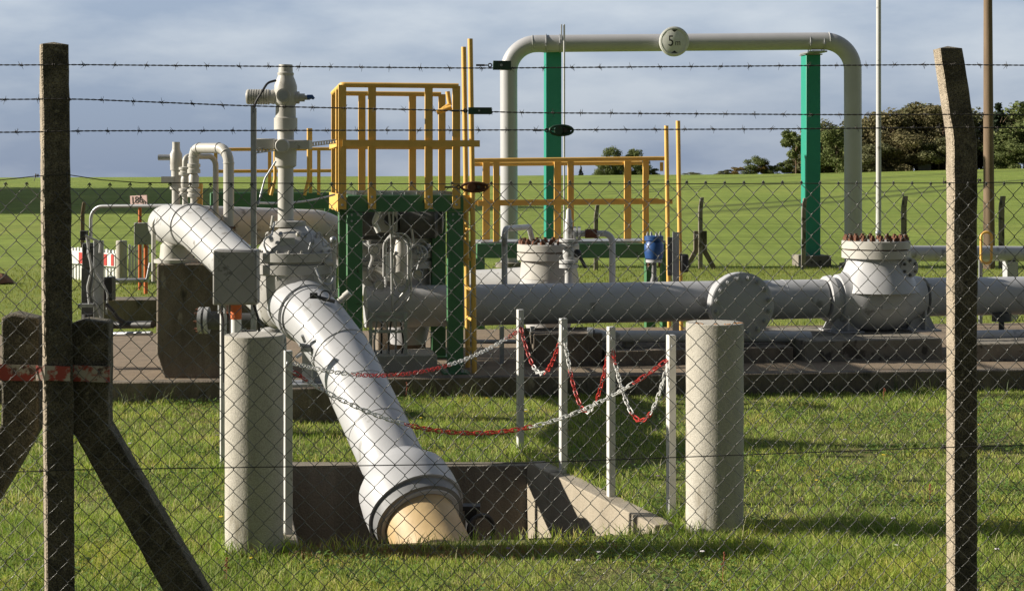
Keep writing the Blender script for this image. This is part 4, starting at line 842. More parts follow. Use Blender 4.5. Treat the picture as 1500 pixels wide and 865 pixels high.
# ------------------------------------------------------------------ bollards and chain posts
def bollard(x0, x1, ytop, ybot, label):
    d = EYE * FPX / (ybot - 258); r = (x1 - x0) / 2 / S(d); q = P((x0 + x1) / 2, ybot, d); zt = vz(ytop, d - r)
    m = MB(); n_ = 20; pr_ = [(-.1, r)]
    for k in range(n_ + 1): pr_.append((zt * .985 * k / n_, r * (1 + .004 * math.sin(k * 1.7))))
    pr_ += [(zt - .003, r), (zt, r - .004), (zt + .001, .02)]
    m.lathe((q.x, d, 0), Z, pr_, 56)
    t = thing('concrete_bollard', label, 'bollard', (q.x, d, 0), 'round concrete bollards beside the pit')
    m.build('shaft', m_conc, t, rough=.002, angle=35)
    return t, q, d, r, zt
bollard(330, 415, 494, 806, 'thick round concrete bollard left of the inclined pipe')
b2, q, d, r, zt = bollard(1005, 1089, 476, 780, 'thick round concrete bollard right of the pit with lichen on its rim')
m = MB(); rl = random.Random(4)
for k in range(16):
    a = rl.uniform(math.pi, 2 * math.pi); rr = r * rl.uniform(.72, .93); m.lathe((q.x + rr * math.cos(a), d + rr * math.sin(a), zt - .002), Z, [(0, rl.uniform(.008, .022)), (.006, .004)], 7)
m.build('lichen', M('orange_lichen', (.42, .17, .03), (.3, .13, .03), 60, .95), b2)
cposts = {}
def chainpost(key, px_, ytop, ybot, wpx, label, rot=.35):
    d = EYE * FPX / (ybot - 258); q = P(px_, ybot, d); zt = vz(ytop, d); w_ = wpx / S(d) * .86
    ex = Vector((math.cos(rot), math.sin(rot), 0)); ey = Vector((-math.sin(rot), math.cos(rot), 0))
    t = thing('chain_post', label, 'post', (q.x, d, 0), 'white square posts round the pit')
    MB().boxb((q.x, d, -.1), w_, w_, zt + .1, (ex, ey, Z)).build('shaft', m_post_white, t, bevel=.003)
    MB().torus((q.x, d - w_ * .7, zt - .07), X, .014, .003, 14, 6).build('eyelet', m_galv, t)
    cposts[key] = (q, d, zt)
m_post_white = M('white_post_paint', (.58, .575, .55), (.50, .495, .47), 9, .5, spot=[((.3, .28, .24), 20, .66)])
chainpost('A', 762, 453, 666, 10.5, 'farthest white chain post behind the pit'); chainpost('B', 825, 466, 701, 11.5, 'second white chain post with two chains meeting at its top')
chainpost('C', 895, 478, 737, 12, 'third white chain post halfway along the right side of the pit'); chainpost('D', 983, 490, 767, 13, 'nearest white chain post left of the right bollard')
chainpost('E', 422, 513, 786, 13, 'white chain post right against the left bollard'); chainpost('F', 327, 455, 690, 10, 'white chain post half hidden left of the left bollard')
_lm = {}
def link_mesh(isred, l_=.026, w2=.0105):
    if isred not in _lm:
        ring = []
        for q in range(14):
            an = 2 * math.pi * (q + .5) / 14; cs, sn = math.cos(an), math.sin(an); ring.append(Vector((cs * w2 + (l_ - w2) * (1 if cs > 0 else -1), sn * w2, 0)))
        ob = MB().tube(ring, .0033, 7, closed=True).build('link', m_red if isred else m_white); _lm[isred] = ob.data; bpy.data.objects.remove(ob)
    return _lm[isred]
def chain(pa_, pb_, low, label, spans, pitch=.036):
    a, b = P(*pa_), P(*pb_); t0 = low[2] if len(low) > 2 else .5; cx = low[0]; cyp = low[1]
    # quadratic through a, low point, b
    dl = a.y + (b.y - a.y) * t0; L_ = P(cx, cyp, dl); pts = []
    for k in range(200):
        s_ = k / 199; p = a + (b - a) * s_
        k1 = L_.z - (a.z + (b.z - a.z) * t0); p.z += k1 * (s_ * (1 - s_)) / (t0 * (1 - t0)); pts.append(p)
    t = thing('plastic_chain', label, 'chain', (a.x, a.y, 0), 'red and white plastic chains round the pit')
    acc = 0; nxt = 0; i = 0; red = MB(); wht = MB(); last = pts[0]; n_ = 0
    lens = [0]; 
    for p, q in zip(pts, pts[1:]): lens.append(lens[-1] + (q - p).length)
    tot = lens[-1]; cnt = int(tot / pitch)
    for k in range(cnt):
        s_ = (k + .5) / cnt * tot; j = min(range(len(lens)), key=lambda q: abs(lens[q] - s_)); p = pts[j]; d_ = (pts[min(j + 1, 199)] - pts[max(j - 1, 0)]).normalized()
        sd = d_.cross(Y).normalized() if k % 2 else (d_.cross(Y).normalized() * .35 + Y * .94).normalized()
        fr_ = (k + .5) / cnt; isred = any(a_ <= fr_ < b_ for a_, b_ in spans)
        ob = bpy.data.objects.new('red_link' if isred else 'white_link', link_mesh(isred)); col.objects.link(ob); ob.parent = t
        mt = Matrix((d_, sd, d_.cross(sd))).transposed().to_4x4(); mt.translation = p - world_of(t); ob.matrix_local = mt
chain((762, 474, 10.78), (822, 492, 9.97), (789, 545, .47), 'chain hanging between the two farthest white posts', [(0, .36), (.6, .92)])
chain((826, 488, 9.93), (893, 506, 9.22), (853, 600, .45), 'chain sagging deep between the second and third white posts', [(.2, .5), (.64, .98)])
chain((896, 506, 9.18), (981, 520, 8.66), (937, 615, .50), 'chain loop at the front between third and nearest white posts', [(0, .10), (.40, .62)])
chain((424, 530, 8.32), (760, 484, 10.76), (572, 548, .42), 'chain stretched over the upper part of the inclined pipe', [(.24, .63), (.93, 1)])
chain((424, 540, 8.32), (981, 524, 8.64), (690, 634, .485), 'long low chain stretched over the inclined pipe to the nearest post', [(.02, .05), (.31, .62), (.9, 1)])

# ------------------------------------------------------------------ front fence
FM = .35 / 3.566; FN = (5.75 + FM * 1.764)
def dF(px_): k = (px_ - 750) / FPX; return FN / (1 - FM * k)
def F(px_, py, off=0): d = dF(px_); p = P(px_, py, d); return p + FNn * off
FD = Vector((1, FM, 0)).normalized(); FNn = Vector((-FD.y, FD.x, 0))
# left post
def profile_post(name, label, pts, wx, wy, rot, seed):
    """pts: list of (x,y,z,width factor): stacked sections of a cast concrete post"""
    t = thing(name, label, 'fence post', (pts[0][0], pts[0][1], 0), 'near concrete fence posts'); m = MB(); ex = Vector((math.cos(rot), math.sin(rot), 0)); ey = Vector((-math.sin(rot), math.cos(rot), 0)); ch = .006
    ring = []; secs = []
    dense = []
    for (a, b) in zip(pts, pts[1:]):
        n_ = max(1, int(abs(b[2] - a[2]) / .05))
        for k in range(n_): f = k / n_; dense.append(tuple(a[i] + (b[i] - a[i]) * f for i in range(4)))
    dense.append(pts[-1])
    vs = []
    for (x, y, z_, wf) in dense:
        hx, hy = wx / 2 * wf, wy / 2 * wf
        for (i, j) in ((-hx + ch, -hy), (0, -hy), (hx - ch, -hy), (hx, -hy + ch), (hx, 0), (hx, hy - ch), (hx - ch, hy), (0, hy), (-hx + ch, hy), (-hx, hy - ch), (-hx, 0), (-hx, -hy + ch)):
            p = Vector((x, y, z_)) + ex * i + ey * j; nv = Vector(noise.noise_vector(p * 28 + Vector((seed, 0, 0)))) * .0035; vs.append(p + Vector((nv.x, nv.y, 0)))
    K = 12; fs = []; mi = []
    for s_ in range(len(dense) - 1):
        for k in range(K):
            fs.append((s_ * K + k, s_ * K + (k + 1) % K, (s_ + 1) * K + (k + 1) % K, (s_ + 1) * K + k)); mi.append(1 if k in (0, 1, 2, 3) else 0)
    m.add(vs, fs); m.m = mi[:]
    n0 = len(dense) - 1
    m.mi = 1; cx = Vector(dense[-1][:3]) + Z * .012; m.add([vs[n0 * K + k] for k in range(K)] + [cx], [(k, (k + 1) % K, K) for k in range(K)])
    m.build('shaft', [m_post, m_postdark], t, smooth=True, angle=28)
    return t
dl = dF(76); xl = lambda px_: (px_ - 750) / FPX * dl
off = FNn * .065
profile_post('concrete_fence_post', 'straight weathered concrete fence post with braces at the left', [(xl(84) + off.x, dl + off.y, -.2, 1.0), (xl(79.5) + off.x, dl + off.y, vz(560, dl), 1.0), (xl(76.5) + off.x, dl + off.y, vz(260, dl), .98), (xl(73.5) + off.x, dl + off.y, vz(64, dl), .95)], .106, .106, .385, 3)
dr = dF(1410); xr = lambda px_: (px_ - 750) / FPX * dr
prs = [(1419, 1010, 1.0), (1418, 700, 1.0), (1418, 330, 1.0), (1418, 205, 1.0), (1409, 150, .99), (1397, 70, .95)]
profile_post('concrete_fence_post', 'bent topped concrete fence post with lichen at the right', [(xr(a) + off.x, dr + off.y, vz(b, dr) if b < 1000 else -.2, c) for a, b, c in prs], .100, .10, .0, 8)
# braces of the left post
def brace(xc0, x_end, label, sgn):
    t = thing('fence_brace', label, 'fence brace', (xl(xc0), dl + .1, 0), 'splayed braces of the left fence post'); d = dl + .085; w0 = 27.5
    top = [(xc0 - w0, 464 if sgn < 0 else 474), (xc0 - w0 * .3, 459 if sgn < 0 else 468), (xc0 + w0, 466 if sgn < 0 else 472)]
    if sgn > 0: poly = top + [(xc0 + w0, 622), (x_end + 36, 1000), (x_end - 30, 1000), (xc0 - w0, 628)]
    else: poly = top + [(xc0 + w0, 628), (x_end + 30, 1000), (x_end - 36, 1000), (xc0 - w0, 622)]
    m = MB(); pts = [P(a, b, d) for a, b in poly]
    # subdivide outline for an uneven edge
    fine = []
    for a, b in zip(pts, pts[1:] + pts[:1]):
        n_ = max(1, int((b - a).length / .04))
        for k in range(n_): fine.append(a + (b - a) * (k / n_))
    m.prism(fine, FNn * .12)
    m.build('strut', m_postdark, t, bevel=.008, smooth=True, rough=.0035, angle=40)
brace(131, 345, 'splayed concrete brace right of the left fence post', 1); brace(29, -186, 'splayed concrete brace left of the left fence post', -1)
tp = thing('warning_tape', 'faded red and white tape wrapped round the left post and its braces', 'tape', (xl(79), dl, 0))
m = MB(); d = dl + .072
def ribbon(m, pts, h): 
    for a, b in zip(pts, pts[1:]):
        a, b = Vector(a), Vector(b); n_ = Vector(((b - a).y, -(b - a).x, 0)).normalized(); m.prism([a - Z * h / 2, b - Z * h / 2, b + Z * h / 2, a + Z * h / 2], n_ * .002)
rp = [P(-2, 545, d + .12), P(-1, 545, d - .002), P(56, 546, d - .004)]; ribbon(m, rp, .062); ribbon(m, [P(104, 546, d - .004), P(160, 548, d - .002), P(161, 548, d + .12)], .062); 
ribbon(m, [P(53, 546, d - .07), P(66, 546, d - .082), P(103, 547, d - .066)], .056)
m.build('band', m_tape, tp)

# chain-link mesh
fence = thing('chain_link_fence', 'wire mesh fence stretched across the whole front', 'fence', (0, FN, 0))
PW, PH = .0777, .0845; ZT = 1.968; rowsN = int((ZT - .02) / PH); wr = .00158
L0, L1 = -4.2, 4.2
ncol = int((L1 - L0) / (PW / 2))
Vs = []; Fs = []; SG = 5
origin = Vector((0, FN, 0))
def tube_np(pts, r, seg):
    pts = np.array(pts); T = np.gradient(pts, axis=0); T /= np.linalg.norm(T, axis=1)[:, None]
    ref = np.array([FNn.x, FNn.y, 0]); n1 = ref - T * (T @ ref)[:, None]; n1 /= np.linalg.norm(n1, axis=1)[:, None]; n2 = np.cross(T, n1)
    an = np.arange(seg) * 2 * np.pi / seg
    v = pts[:, None, :] + r * (n1[:, None, :] * np.cos(an)[None, :, None] + n2[:, None, :] * np.sin(an)[None, :, None])
    return v.reshape(-1, 3)
allv = []; allf = []; base = 0
fd = np.array([FD.x, FD.y, 0]); fnn = np.array([FNn.x, FNn.y, 0]); org = np.array([0, FN, 0]); 
def warp(u, z):   # slack and sag of the mesh
    return (.0035 * math.sin(u * 2.3 + z * 3.1) + .002 * math.sin(u * 9 + z * 5), .004 * math.sin(u * 1.7 + .6) + .0015 * math.sin(u * 13), .012 * math.sin(u * 1.1 + z * 1.9))
for i in range(ncol):
    u0 = L0 + i * PW / 2; pts = []
    for k in range(2 * rowsN + 1):
        z_ = ZT - k * PH / 2; side_ = (k + i) % 2
        uu = u0 + (0 if side_ == 0 else -PW / 2 - .0002) + .01 * (1 - z_ / 2)
        du, dz, dn = warp(uu, z_)
        j = .0022 if side_ == 0 else -.0022; e = .0018
        # "/" runs in front, "\" behind
        first, second = ((+.0016, -.0016) if side_ == 0 else (-.0016, +.0016))
        for (dzz, nn) in ((e, first), (-e, second)):
            if k == 0 and dzz > 0: pts.append(org + fd * (uu + du + .001) + fnn * (dn) + np.array([0, 0, z_ + dz + .012])); 
            p = org + fd * (uu + du + (j * .4)) + fnn * (dn + nn) + np.array([0, 0, z_ + dz + dzz]); pts.append(p)
    v = tube_np(pts, wr, SG); n = len(pts); allv.append(v)
    a = np.arange(n - 1)[:, None] * SG; k = np.arange(SG)[None, :]; k2 = (k + 1) % SG
    f = np.stack([a + k, a + k2, a + SG + k2, a + SG + k], -1).reshape(-1, 4) + base; allf.append(f); base += n * SG
def np_mesh(name, V_, F_, mat, parent=None, smooth=True):
    me = bpy.data.meshes.new(name); V_ = np.concatenate(V_) if isinstance(V_, list) else V_; F_ = np.concatenate(F_) if isinstance(F_, list) else F_
    V_ = V_ - np.array(world_of(parent)); nf, kf = F_.shape
    me.vertices.add(len(V_)); me.vertices.foreach_set('co', V_.astype(np.float32).ravel()); me.loops.add(nf * kf); me.loops.foreach_set('vertex_index', F_.astype(np.int32).ravel())
    me.polygons.add(nf); me.polygons.foreach_set('loop_start', np.arange(nf, dtype=np.int32) * kf); me.polygons.foreach_set('loop_total', np.full(nf, kf, np.int32))
    me.polygons.foreach_set('use_smooth', np.full(nf, smooth)); me.update(calc_edges=True); me.validate(); me.materials.append(mat)
    o = bpy.data.objects.new(name, me); col.objects.link(o); o.parent = parent; return o
# knuckled tips at the top
m = MB()
for i in range(0, ncol, 2):
    uu = L0 + i * PW / 2; du, dz, dn = warp(uu + .0002, ZT); p = Vector(org + fd * (uu + du + .0001) + fnn * dn) + Z * (ZT + dz + .004)
    m.tube([p + FD * -.006 - Z * .004 - FNn * .004, p + FD * -.003 + Z * .003 - FNn * .003, p + FD * .003 + Z * .003 + FNn * .002, p + FD * .006 - Z * .004 + FNn * .004], .0022, 6)
kv = np.array([tuple(q) for q in m.v]); kf4 = np.array([f for f in m.f if len(f) == 4]); allv.append(kv); allf.append(kf4 + base); base += len(kv)
np_mesh('wire_mesh', allv, allf, m_wire, fence)
def line_wire(zs, off_, r, name, mat):
    pts = [];
    for u, z_ in zs: pts.append(Vector((0, FN, 0)) + FD * u + FNn * off_ + Z * z_)
    MB().tube(pts, r, 6).build(name, mat, fence)
uo = lambda px_: (px_ - 750) / FPX * dF(px_) / FD.x
line_wire([(-4.2, 1.95), (uo(0), 1.985), (uo(52), 2.0), (uo(98), 2.006), (uo(150), 1.985), (uo(205), 1.975), (0, 1.968), (uo(1380), 1.972), (uo(1440), 1.974), (4.2, 1.96)], .006, .0018, 'line_wire', m_barb)
line_wire([(-4.2, .87), (uo(52), .872), (uo(104), .875), (0, .868), (uo(1380), .90), (4.2, .92)], .004, .002, 'line_wire', m_barb)
m = MB()
for (px_, py) in ((52, 257), (98, 255), (58, 689), (103, 687), (1382, 655), (1434, 655), (1383, 267), (1434, 264)):
    p = F(px_, py, .004); m.torus(p, FD, .006, .002, 10, 5); m.torus(p + FD * .008, FD, .005, .002, 10, 5); m.tube([p, p + Vector((random.uniform(-.01, .01), -.008, random.uniform(-.03, .03)))], .0014, 5)
m.build('tie_wire', m_barb, fence)

# barbed wires
def barbed(keys, label, seed):
    rr = random.Random(seed); t = thing('barbed_wire', label, 'barbed wire', (0, FN, keys[len(keys) // 2][1]), 'barbed wire strands above the mesh')
    us = np.arange(-4.2, 4.2, .006); zs = np.interp(us, [k[0] for k in keys], [k[1] for k in keys]); zs = np.convolve(np.pad(zs, 20, mode='edge'), np.ones(41) / 41, 'valid')
    V_ = []; F_ = []; b0 = 0
    for ph in (0, math.pi):
        tw = us * 2 * math.pi / .05 + ph
        pts = org + np.outer(us, fd) + np.outer(np.cos(tw) * .0017 - .004, fnn); pts[:, 2] = zs + np.sin(tw) * .0017
        v = tube_np2(pts, .0015, 5); n = len(pts); V_.append(v); a = np.arange(n - 1)[:, None] * 5; k = np.arange(5)[None, :]; k2 = (k + 1) % 5
        F_.append(np.stack([a + k, a + k2, a + 5 + k2, a + 5 + k], -1).reshape(-1, 4) + b0); b0 += n * 5
    m = MB(); u = -4.15 + rr.uniform(0, .1)
    while u < 4.15:
        z_ = float(np.interp(u, us, zs)); c = Vector(org + fd * u) + Z * z_ - FNn * .004
        m.tube([c + FD * (.004 * math.cos(q * .9)) * 0 + FD * ((q - 6) * .0012) + FNn * (.0042 * math.cos(q * 1.05)) + Z * (.0042 * math.sin(q * 1.05)) for q in range(13)], .0014, 5)
        for s_ in range(4):
            an = rr.uniform(0, 2 * math.pi) if s_ > 1 else rr.uniform(-.4, .4) + (math.pi / 2 if s_ == 0 else -math.pi / 2); dr_ = (FD * rr.uniform(-.9, .9) + Z * math.sin(an) + FNn * math.cos(an)).normalized()
            m.tube([c + FD * rr.uniform(-.006, .006), c + dr_ * rr.uniform(.014, .02)], [.0013, .0005], 5)
        u += .117 + rr.uniform(-.008, .008)
    kv = np.array([tuple(q) for q in m.v]); kf4 = np.array([f for f in m.f if len(f) == 4]); V_.append(kv); F_.append(kf4 + b0)
    np_mesh('strand', V_, F_, m_barb, t)
    return t
def tube_np2(pts, r, seg): return tube_np(pts, r, seg)
barbed([(-4.2, 2.42), (uo(52), 2.424), (uo(98), 2.427), (uo(700), 2.424), (uo(1380), 2.452), (4.2, 2.45)], 'topmost of the three barbed wire strands', 1)
barbed([(-4.2, 2.285), (uo(52), 2.293), (uo(98), 2.297), (uo(360), 2.272), (uo(690), 2.256), (uo(760), 2.250), (uo(1200), 2.247), (uo(1390), 2.25), (4.2, 2.25)], 'middle of the three barbed wire strands', 2)
barbed([(-4.2, 2.155), (uo(52), 2.168), (uo(98), 2.173), (uo(700), 2.181), (uo(1100), 2.188), (uo(1390), 2.197), (4.2, 2.20)], 'lowest of the three barbed wire strands', 3)
def tens(px_, py, label, wpx, hpx, kind, mat):
    p = F(px_, py, -.006); s = S(dF(px_)); L_ = wpx / s; h = hpx / s
    t = thing('wire_tensioner', label, 'wire tensioner', p, 'ratchet wire tensioners'); axs = (FD, FNn, Z)
    if kind == 0:
        MB().box(p - FNn * .011, L_, .002, h, axs).box(p + FNn * .011, L_, .002, h, axs).box(p + FD * (L_ / 2 - .001), .002, .024, h, axs).build('frame', mat, t, bevel=.0008)
        MB().cyl(p - FNn * .016 - FD * L_ * .05, FNn, h * .36, .032, 14).build('spool', mat, t)
        MB().cyl(p - FNn * .018 - FD * L_ * .05, FNn, h * .16, .036, 6).build('square_pin', m_galv, t)
    else:
        q = [p + FD * (L_ / 2 * math.cos(a)) * 1 + Z * (h / 2 * math.sin(a)) for a in np.linspace(0, 2 * math.pi, 21)[:-1]]
        MB().tube(q, .0055, 8, closed=True).box(p + FNn * .006 + FD * L_ * .16, L_ * .5, .003, h * .7, axs).build('frame', mat, t); MB().cyl(p - FNn * .014 - FD * L_ * .12, FNn, h * .46, .028, 14).build('spool', mat, t)
        MB().cyl(p - FNn * .018 + FD * L_ * .15, FNn, h * .2, .034, 8).build('ratchet', m_barb, t)
    m = MB(); e = p - FD * (L_ / 2 + .012)
    m.torus(e, Y, .007, .0024, 14, 6).torus(e - FD * .016, Z, .006, .0022, 14, 6).tube([e - FD * .02, e - FD * .055], .004, 6); m.build('shackle', m_barb, t)
tens(735, 96, 'dark green ratchet tensioner on the topmost barbed wire', 26, 13, 0, m_tens); tens(703, 162.5, 'flat green bracket tensioner on the middle barbed wire', 34, 10, 0, m_tens)
tens(822, 191, 'oval blackish tensioner on the lowest barbed wire', 34, 14, 1, m_tens); tens(695, 274, 'rusty tensioner on the top edge of the wire mesh', 38, 13, 1, m_rust)

# ------------------------------------------------------------------ trees
def leaf_mat(name, cols, trans=.25):
    m = bpy.data.materials.new(name); m.use_nodes = True; t = m.node_tree; b = t.nodes['Principled BSDF']; b.inputs['Roughness'].default_value = .75; b.inputs['Specular IOR Level'].default_value = .2
    g = N(t, 'ShaderNodeNewGeometry'); r = N(t, 'ShaderNodeValToRGB'); n_ = len(cols)
    r.color_ramp.elements[0].color = (*cols[0], 1); r.color_ramp.elements[1].color = (*cols[-1], 1)
    for i, c in enumerate(cols[1:-1]): e = r.color_ramp.elements.new((i + 1) / (n_ - 1)); e.color = (*c, 1)
    t.links.new(g.outputs['Random Per Island'], r.inputs['Fac']); t.links.new(r.outputs[0], b.inputs['Base Color'])
    tr = N(t, 'ShaderNodeBsdfTranslucent'); t.links.new(r.outputs[0], tr.inputs['Color']); mxs = N(t, 'ShaderNodeMixShader'); mxs.inputs[0].default_value = trans
    o = t.nodes['Material Output']; t.links.new(b.outputs[0], mxs.inputs[1]); t.links.new(tr.outputs[0], mxs.inputs[2]); t.links.new(mxs.outputs[0], o.inputs[0]); return m
lf_dark = leaf_mat('dark_leaves', [(.12, .13, .062), (.145, .15, .072), (.17, .165, .078), (.13, .137, .065)])
lf_brown = leaf_mat('russet_leaves', [(.145, .13, .064), (.175, .15, .07), (.14, .135, .064), (.185, .155, .072)])
lf_green = leaf_mat('green_leaves', [(.11, .145, .05), (.15, .18, .06), (.10, .13, .045), (.175, .19, .07)])
lf_gold = leaf_mat('golden_leaves', [(.20, .14, .03), (.15, .11, .03), (.22, .16, .05)])
lf_con = leaf_mat('conifer_needles', [(.018, .030, .016), (.03, .045, .022), (.022, .034, .018)])
crowns = {}
def crown_mesh(kind, seed):
    r_ = np.random.default_rng(seed); vs = []; nleaf = 7000; blobs = []
    if kind == 'broad':
        for k in range(34):
            a = r_.uniform(0, 2 * np.pi); h = r_.uniform(.08, .93); rad = .46 * np.sin(np.pi * min(1, h * .80 + .18)) ** .6 * r_.uniform(.35, 1.0); blobs.append((rad * np.cos(a), rad * np.sin(a), h, r_.uniform(.09, .19)))
    elif kind == 'spread':
        for k in range(16):
            a = r_.uniform(0, 2 * np.pi); h = r_.uniform(.45, .95); rad = r_.uniform(.1, .42); blobs.append((rad * np.cos(a), rad * np.sin(a), h, r_.uniform(.06, .14)))
    elif kind == 'bush':
        for k in range(22):
            a = r_.uniform(0, 2 * np.pi); h = r_.uniform(.05, .88); rad = .5 * np.sqrt(max(.05, 1 - h * h)) * r_.uniform(.2, 1.); blobs.append((rad * np.cos(a), rad * np.sin(a), h, r_.uniform(.10, .2)))
    else:
        for k in range(64):
            h = r_.uniform(.10, .97); a = r_.uniform(0, 2 * np.pi); rad = .20 * (1.03 - h) * r_.uniform(.4, 1.1); blobs.append((rad * np.cos(a), rad * np.sin(a), h, .022 + .075 * (1 - h)))
    V_ = []
    for (bx, by, bz, br_) in blobs:
        n = int(nleaf * br_ ** 2 / sum(q[3] ** 2 for q in blobs)); d = r_.normal(size=(n, 3)); d /= np.linalg.norm(d, axis=1)[:, None]; rad = br_ * r_.uniform(.45, 1.12, n)[:, None]
        c = np.array([bx, by, bz]) + d * rad * np.array([1, 1, .8]); sz = (.014 + .016 * r_.random(n))[:, None]
        t1 = r_.normal(size=(n, 3)); t1 /= np.linalg.norm(t1, axis=1)[:, None]; nn = d + .7 * r_.normal(size=(n, 3)); t1 -= nn * (np.sum(t1 * nn, 1) / np.sum(nn * nn, 1))[:, None]; t1 /= np.linalg.norm(t1, axis=1)[:, None]; t2 = np.cross(nn, t1); t2 /= np.linalg.norm(t2, axis=1)[:, None]
        V_.append(np.stack([c - t1 * sz, c + t2 * sz * .7, c + t1 * sz * 1.1, c - t2 * sz * .6], 1).reshape(-1, 3))
    V_ = np.concatenate(V_); F_ = np.arange(len(V_)).reshape(-1, 4); o = np_mesh('crown', V_, F_, lf_dark, None, False); me = o.data; bpy.data.objects.remove(o)
    return me
tmats = {'dark': lf_dark, 'brown': lf_brown, 'green': lf_green, 'gold': lf_gold, 'con': lf_con}
m_bark = M('tree_bark', (.09, .065, .045), (.16, .10, .06), 3, .9); trunks = {}
def tree(px_, ytop, d, wscale, kind, colr, seed, label, cat='tree', name='broadleaf_tree', group='trees on the skyline', world=None, h=None):
    if world is None:
        k = horizon_px(px_); x = (px_ - 750) / FPX * d; zb = ground_z(x, d); zt = EYE - (ytop - 258) / FPX * d; h = zt - zb
    else: x, d = world; zb = ground_z(x, d)
    t = thing(name, label, cat, (x, d, zb), group)
    key = (kind, seed % 4, colr)
    if key not in crowns:
        base_ = ('b', kind, seed % 4)
        if base_ not in crowns: crowns[base_] = crown_mesh(kind, 40 + seed % 4 * 7 + len(kind))
        me = crowns[base_].copy(); me.materials.clear(); me.materials.append(tmats[colr]); crowns[key] = me
    o = bpy.data.objects.new('crown', crowns[key]); col.objects.link(o); o.parent = t; o.scale = (h * wscale * (1.3 if world is None else 1), h * wscale * (1.3 if world is None else 1), h); o.rotation_euler = (0, 0, seed * 1.3)
    if kind not in trunks:
        m = MB(); m.tube([(0, 0, -.03), (.005, 0, .25), (-.01, .01, .55), (.01, 0, .85)], [.028, .02, .014, .004], 8); rt_ = random.Random(5)
        for q in range(7):
            a = rt_.uniform(0, 6.3); z_ = rt_.uniform(.2, .6); m.tube([(0, 0, z_), (.12 * math.cos(a), .12 * math.sin(a), z_ + .1), (.28 * math.cos(a), .28 * math.sin(a), z_ + .2)], [.011, .007, .002], 6)
        ob = m.build('trunk', m_bark, None); trunks[kind] = ob.data; bpy.data.objects.remove(ob)
    o = bpy.data.objects.new('trunk', trunks[kind]); col.objects.link(o); o.parent = t; o.scale = (h * .8, h * .8, h); return t
D = 372
tree(1166, 193, D, .80, 'spread', 'green', 1, 'loose open crowned tree at the left edge of the wood')
tree(1205, 180, D + 6, .85, 'broad', 'dark', 2, 'dark rounded tree between the teal column and overhead pipe'); tree(1226, 186, D - 6, .85, 'broad', 'green', 3, 'mid green tree just left of the right overhead pipe leg')
tree(1268, 172, D + 8, .9, 'broad', 'dark', 1, 'dark tree between the overhead pipe leg and white pole'); tree(1302, 165, D, .9, 'broad', 'brown', 2, 'russet brown tree right of the white pole')
tree(1330, 156, D + 6, .95, 'broad', 'brown', 4, 'tall russet tree in the middle of the wood'); tree(1352, 151, D + 10, .9, 'broad', 'dark', 3, 'tallest dark tree left of the right fence post')
tree(1382, 153, D, .9, 'broad', 'brown', 5, 'russet tree partly behind the right fence post'); tree(1420, 160, D + 10, .9, 'broad', 'dark', 6, 'dark tree right behind the right fence post')
tree(1462, 148, D - 4, 1.0, 'cone', 'con', 2, 'pointed dark conifer right of the utility pole', name='conifer_tree'); tree(1486, 160, D + 8, .95, 'broad', 'dark', 7, 'dark broad tree at the right edge of the picture')
tree(1512, 145, D - 8, .95, 'broad', 'green', 9, 'green tree cut off by the right edge of the picture'); tree(1443, 170, D + 14, .9, 'broad', 'dark', 8, 'dark tree hidden behind the wooden utility pole')
tree(1245, 195, D + 16, 1.0, 'broad', 'dark', 4, 'shadowy tree behind the right overhead pipe leg'); tree(1318, 190, D - 10, 1.1, 'bush', 'brown', 3, 'low russet bush at the foot of the wood', 'bush', 'bush'); tree(1375, 200, D - 12, 1.2, 'bush', 'dark', 1, 'low dark bush at the foot of the wood', 'bush', 'bush')
for px_, y_, c_, sd_, lb_ in ((1192, 196, 'green', 3, 'mid green tree seen just left of the right teal column'), (1218, 190, 'dark', 2, 'olive tree in the gap right of the right teal column'), (1285, 180, 'dark', 3, 'olive tree directly behind the slender white pole'), (1312, 176, 'dark', 1, 'olive tree filling the gap in the middle of the wood'), (1400, 166, 'dark', 2, 'olive tree hidden mostly by the right fence post'), (1500, 172, 'dark', 3, 'olive tree low at the right picture edge')):
    tree(px_, y_, D + 18, 1.0, 'broad', c_, sd_, lb_)
tree(1276, 205, D - 12, 1.2, 'bush', 'dark', 2, 'low dark bush beside the slender white pole', 'bush', 'bush'); tree(1480, 205, D - 14, 1.2, 'bush', 'green', 3, 'low green bush at the right foot of the wood', 'bush', 'bush')
for px_, y, ws, c_, sd, lab in ((1063, 248, 2.0, 'dark', 1, 'tiny dark bush on the skyline left of the bush row'), (1080, 243, 1.3, 'gold', 2, 'small golden bush at the left end of the bush row'), (1106, 228, 1.05, 'green', 3, 'largest rounded green bush of the skyline row'), (1119, 236, .8, 'gold', 1, 'golden autumn bush in the middle of the row'), (1131, 240, 1.0, 'green', 2, 'small green bush right of the golden one'), (1152, 233, 1.2, 'green', 1, 'green bush left of the right teal column'), (1170, 236, 1.0, 'brown', 2, 'brownish scrub just left of the right teal column'), (1012, 252, 3, 'dark', 3, 'tiny bush on the skyline right of the short ladder')):
    tree(px_, y, 380, ws, 'bush', c_, sd, lab, 'bush', 'bush', 'bushes on the skyline')
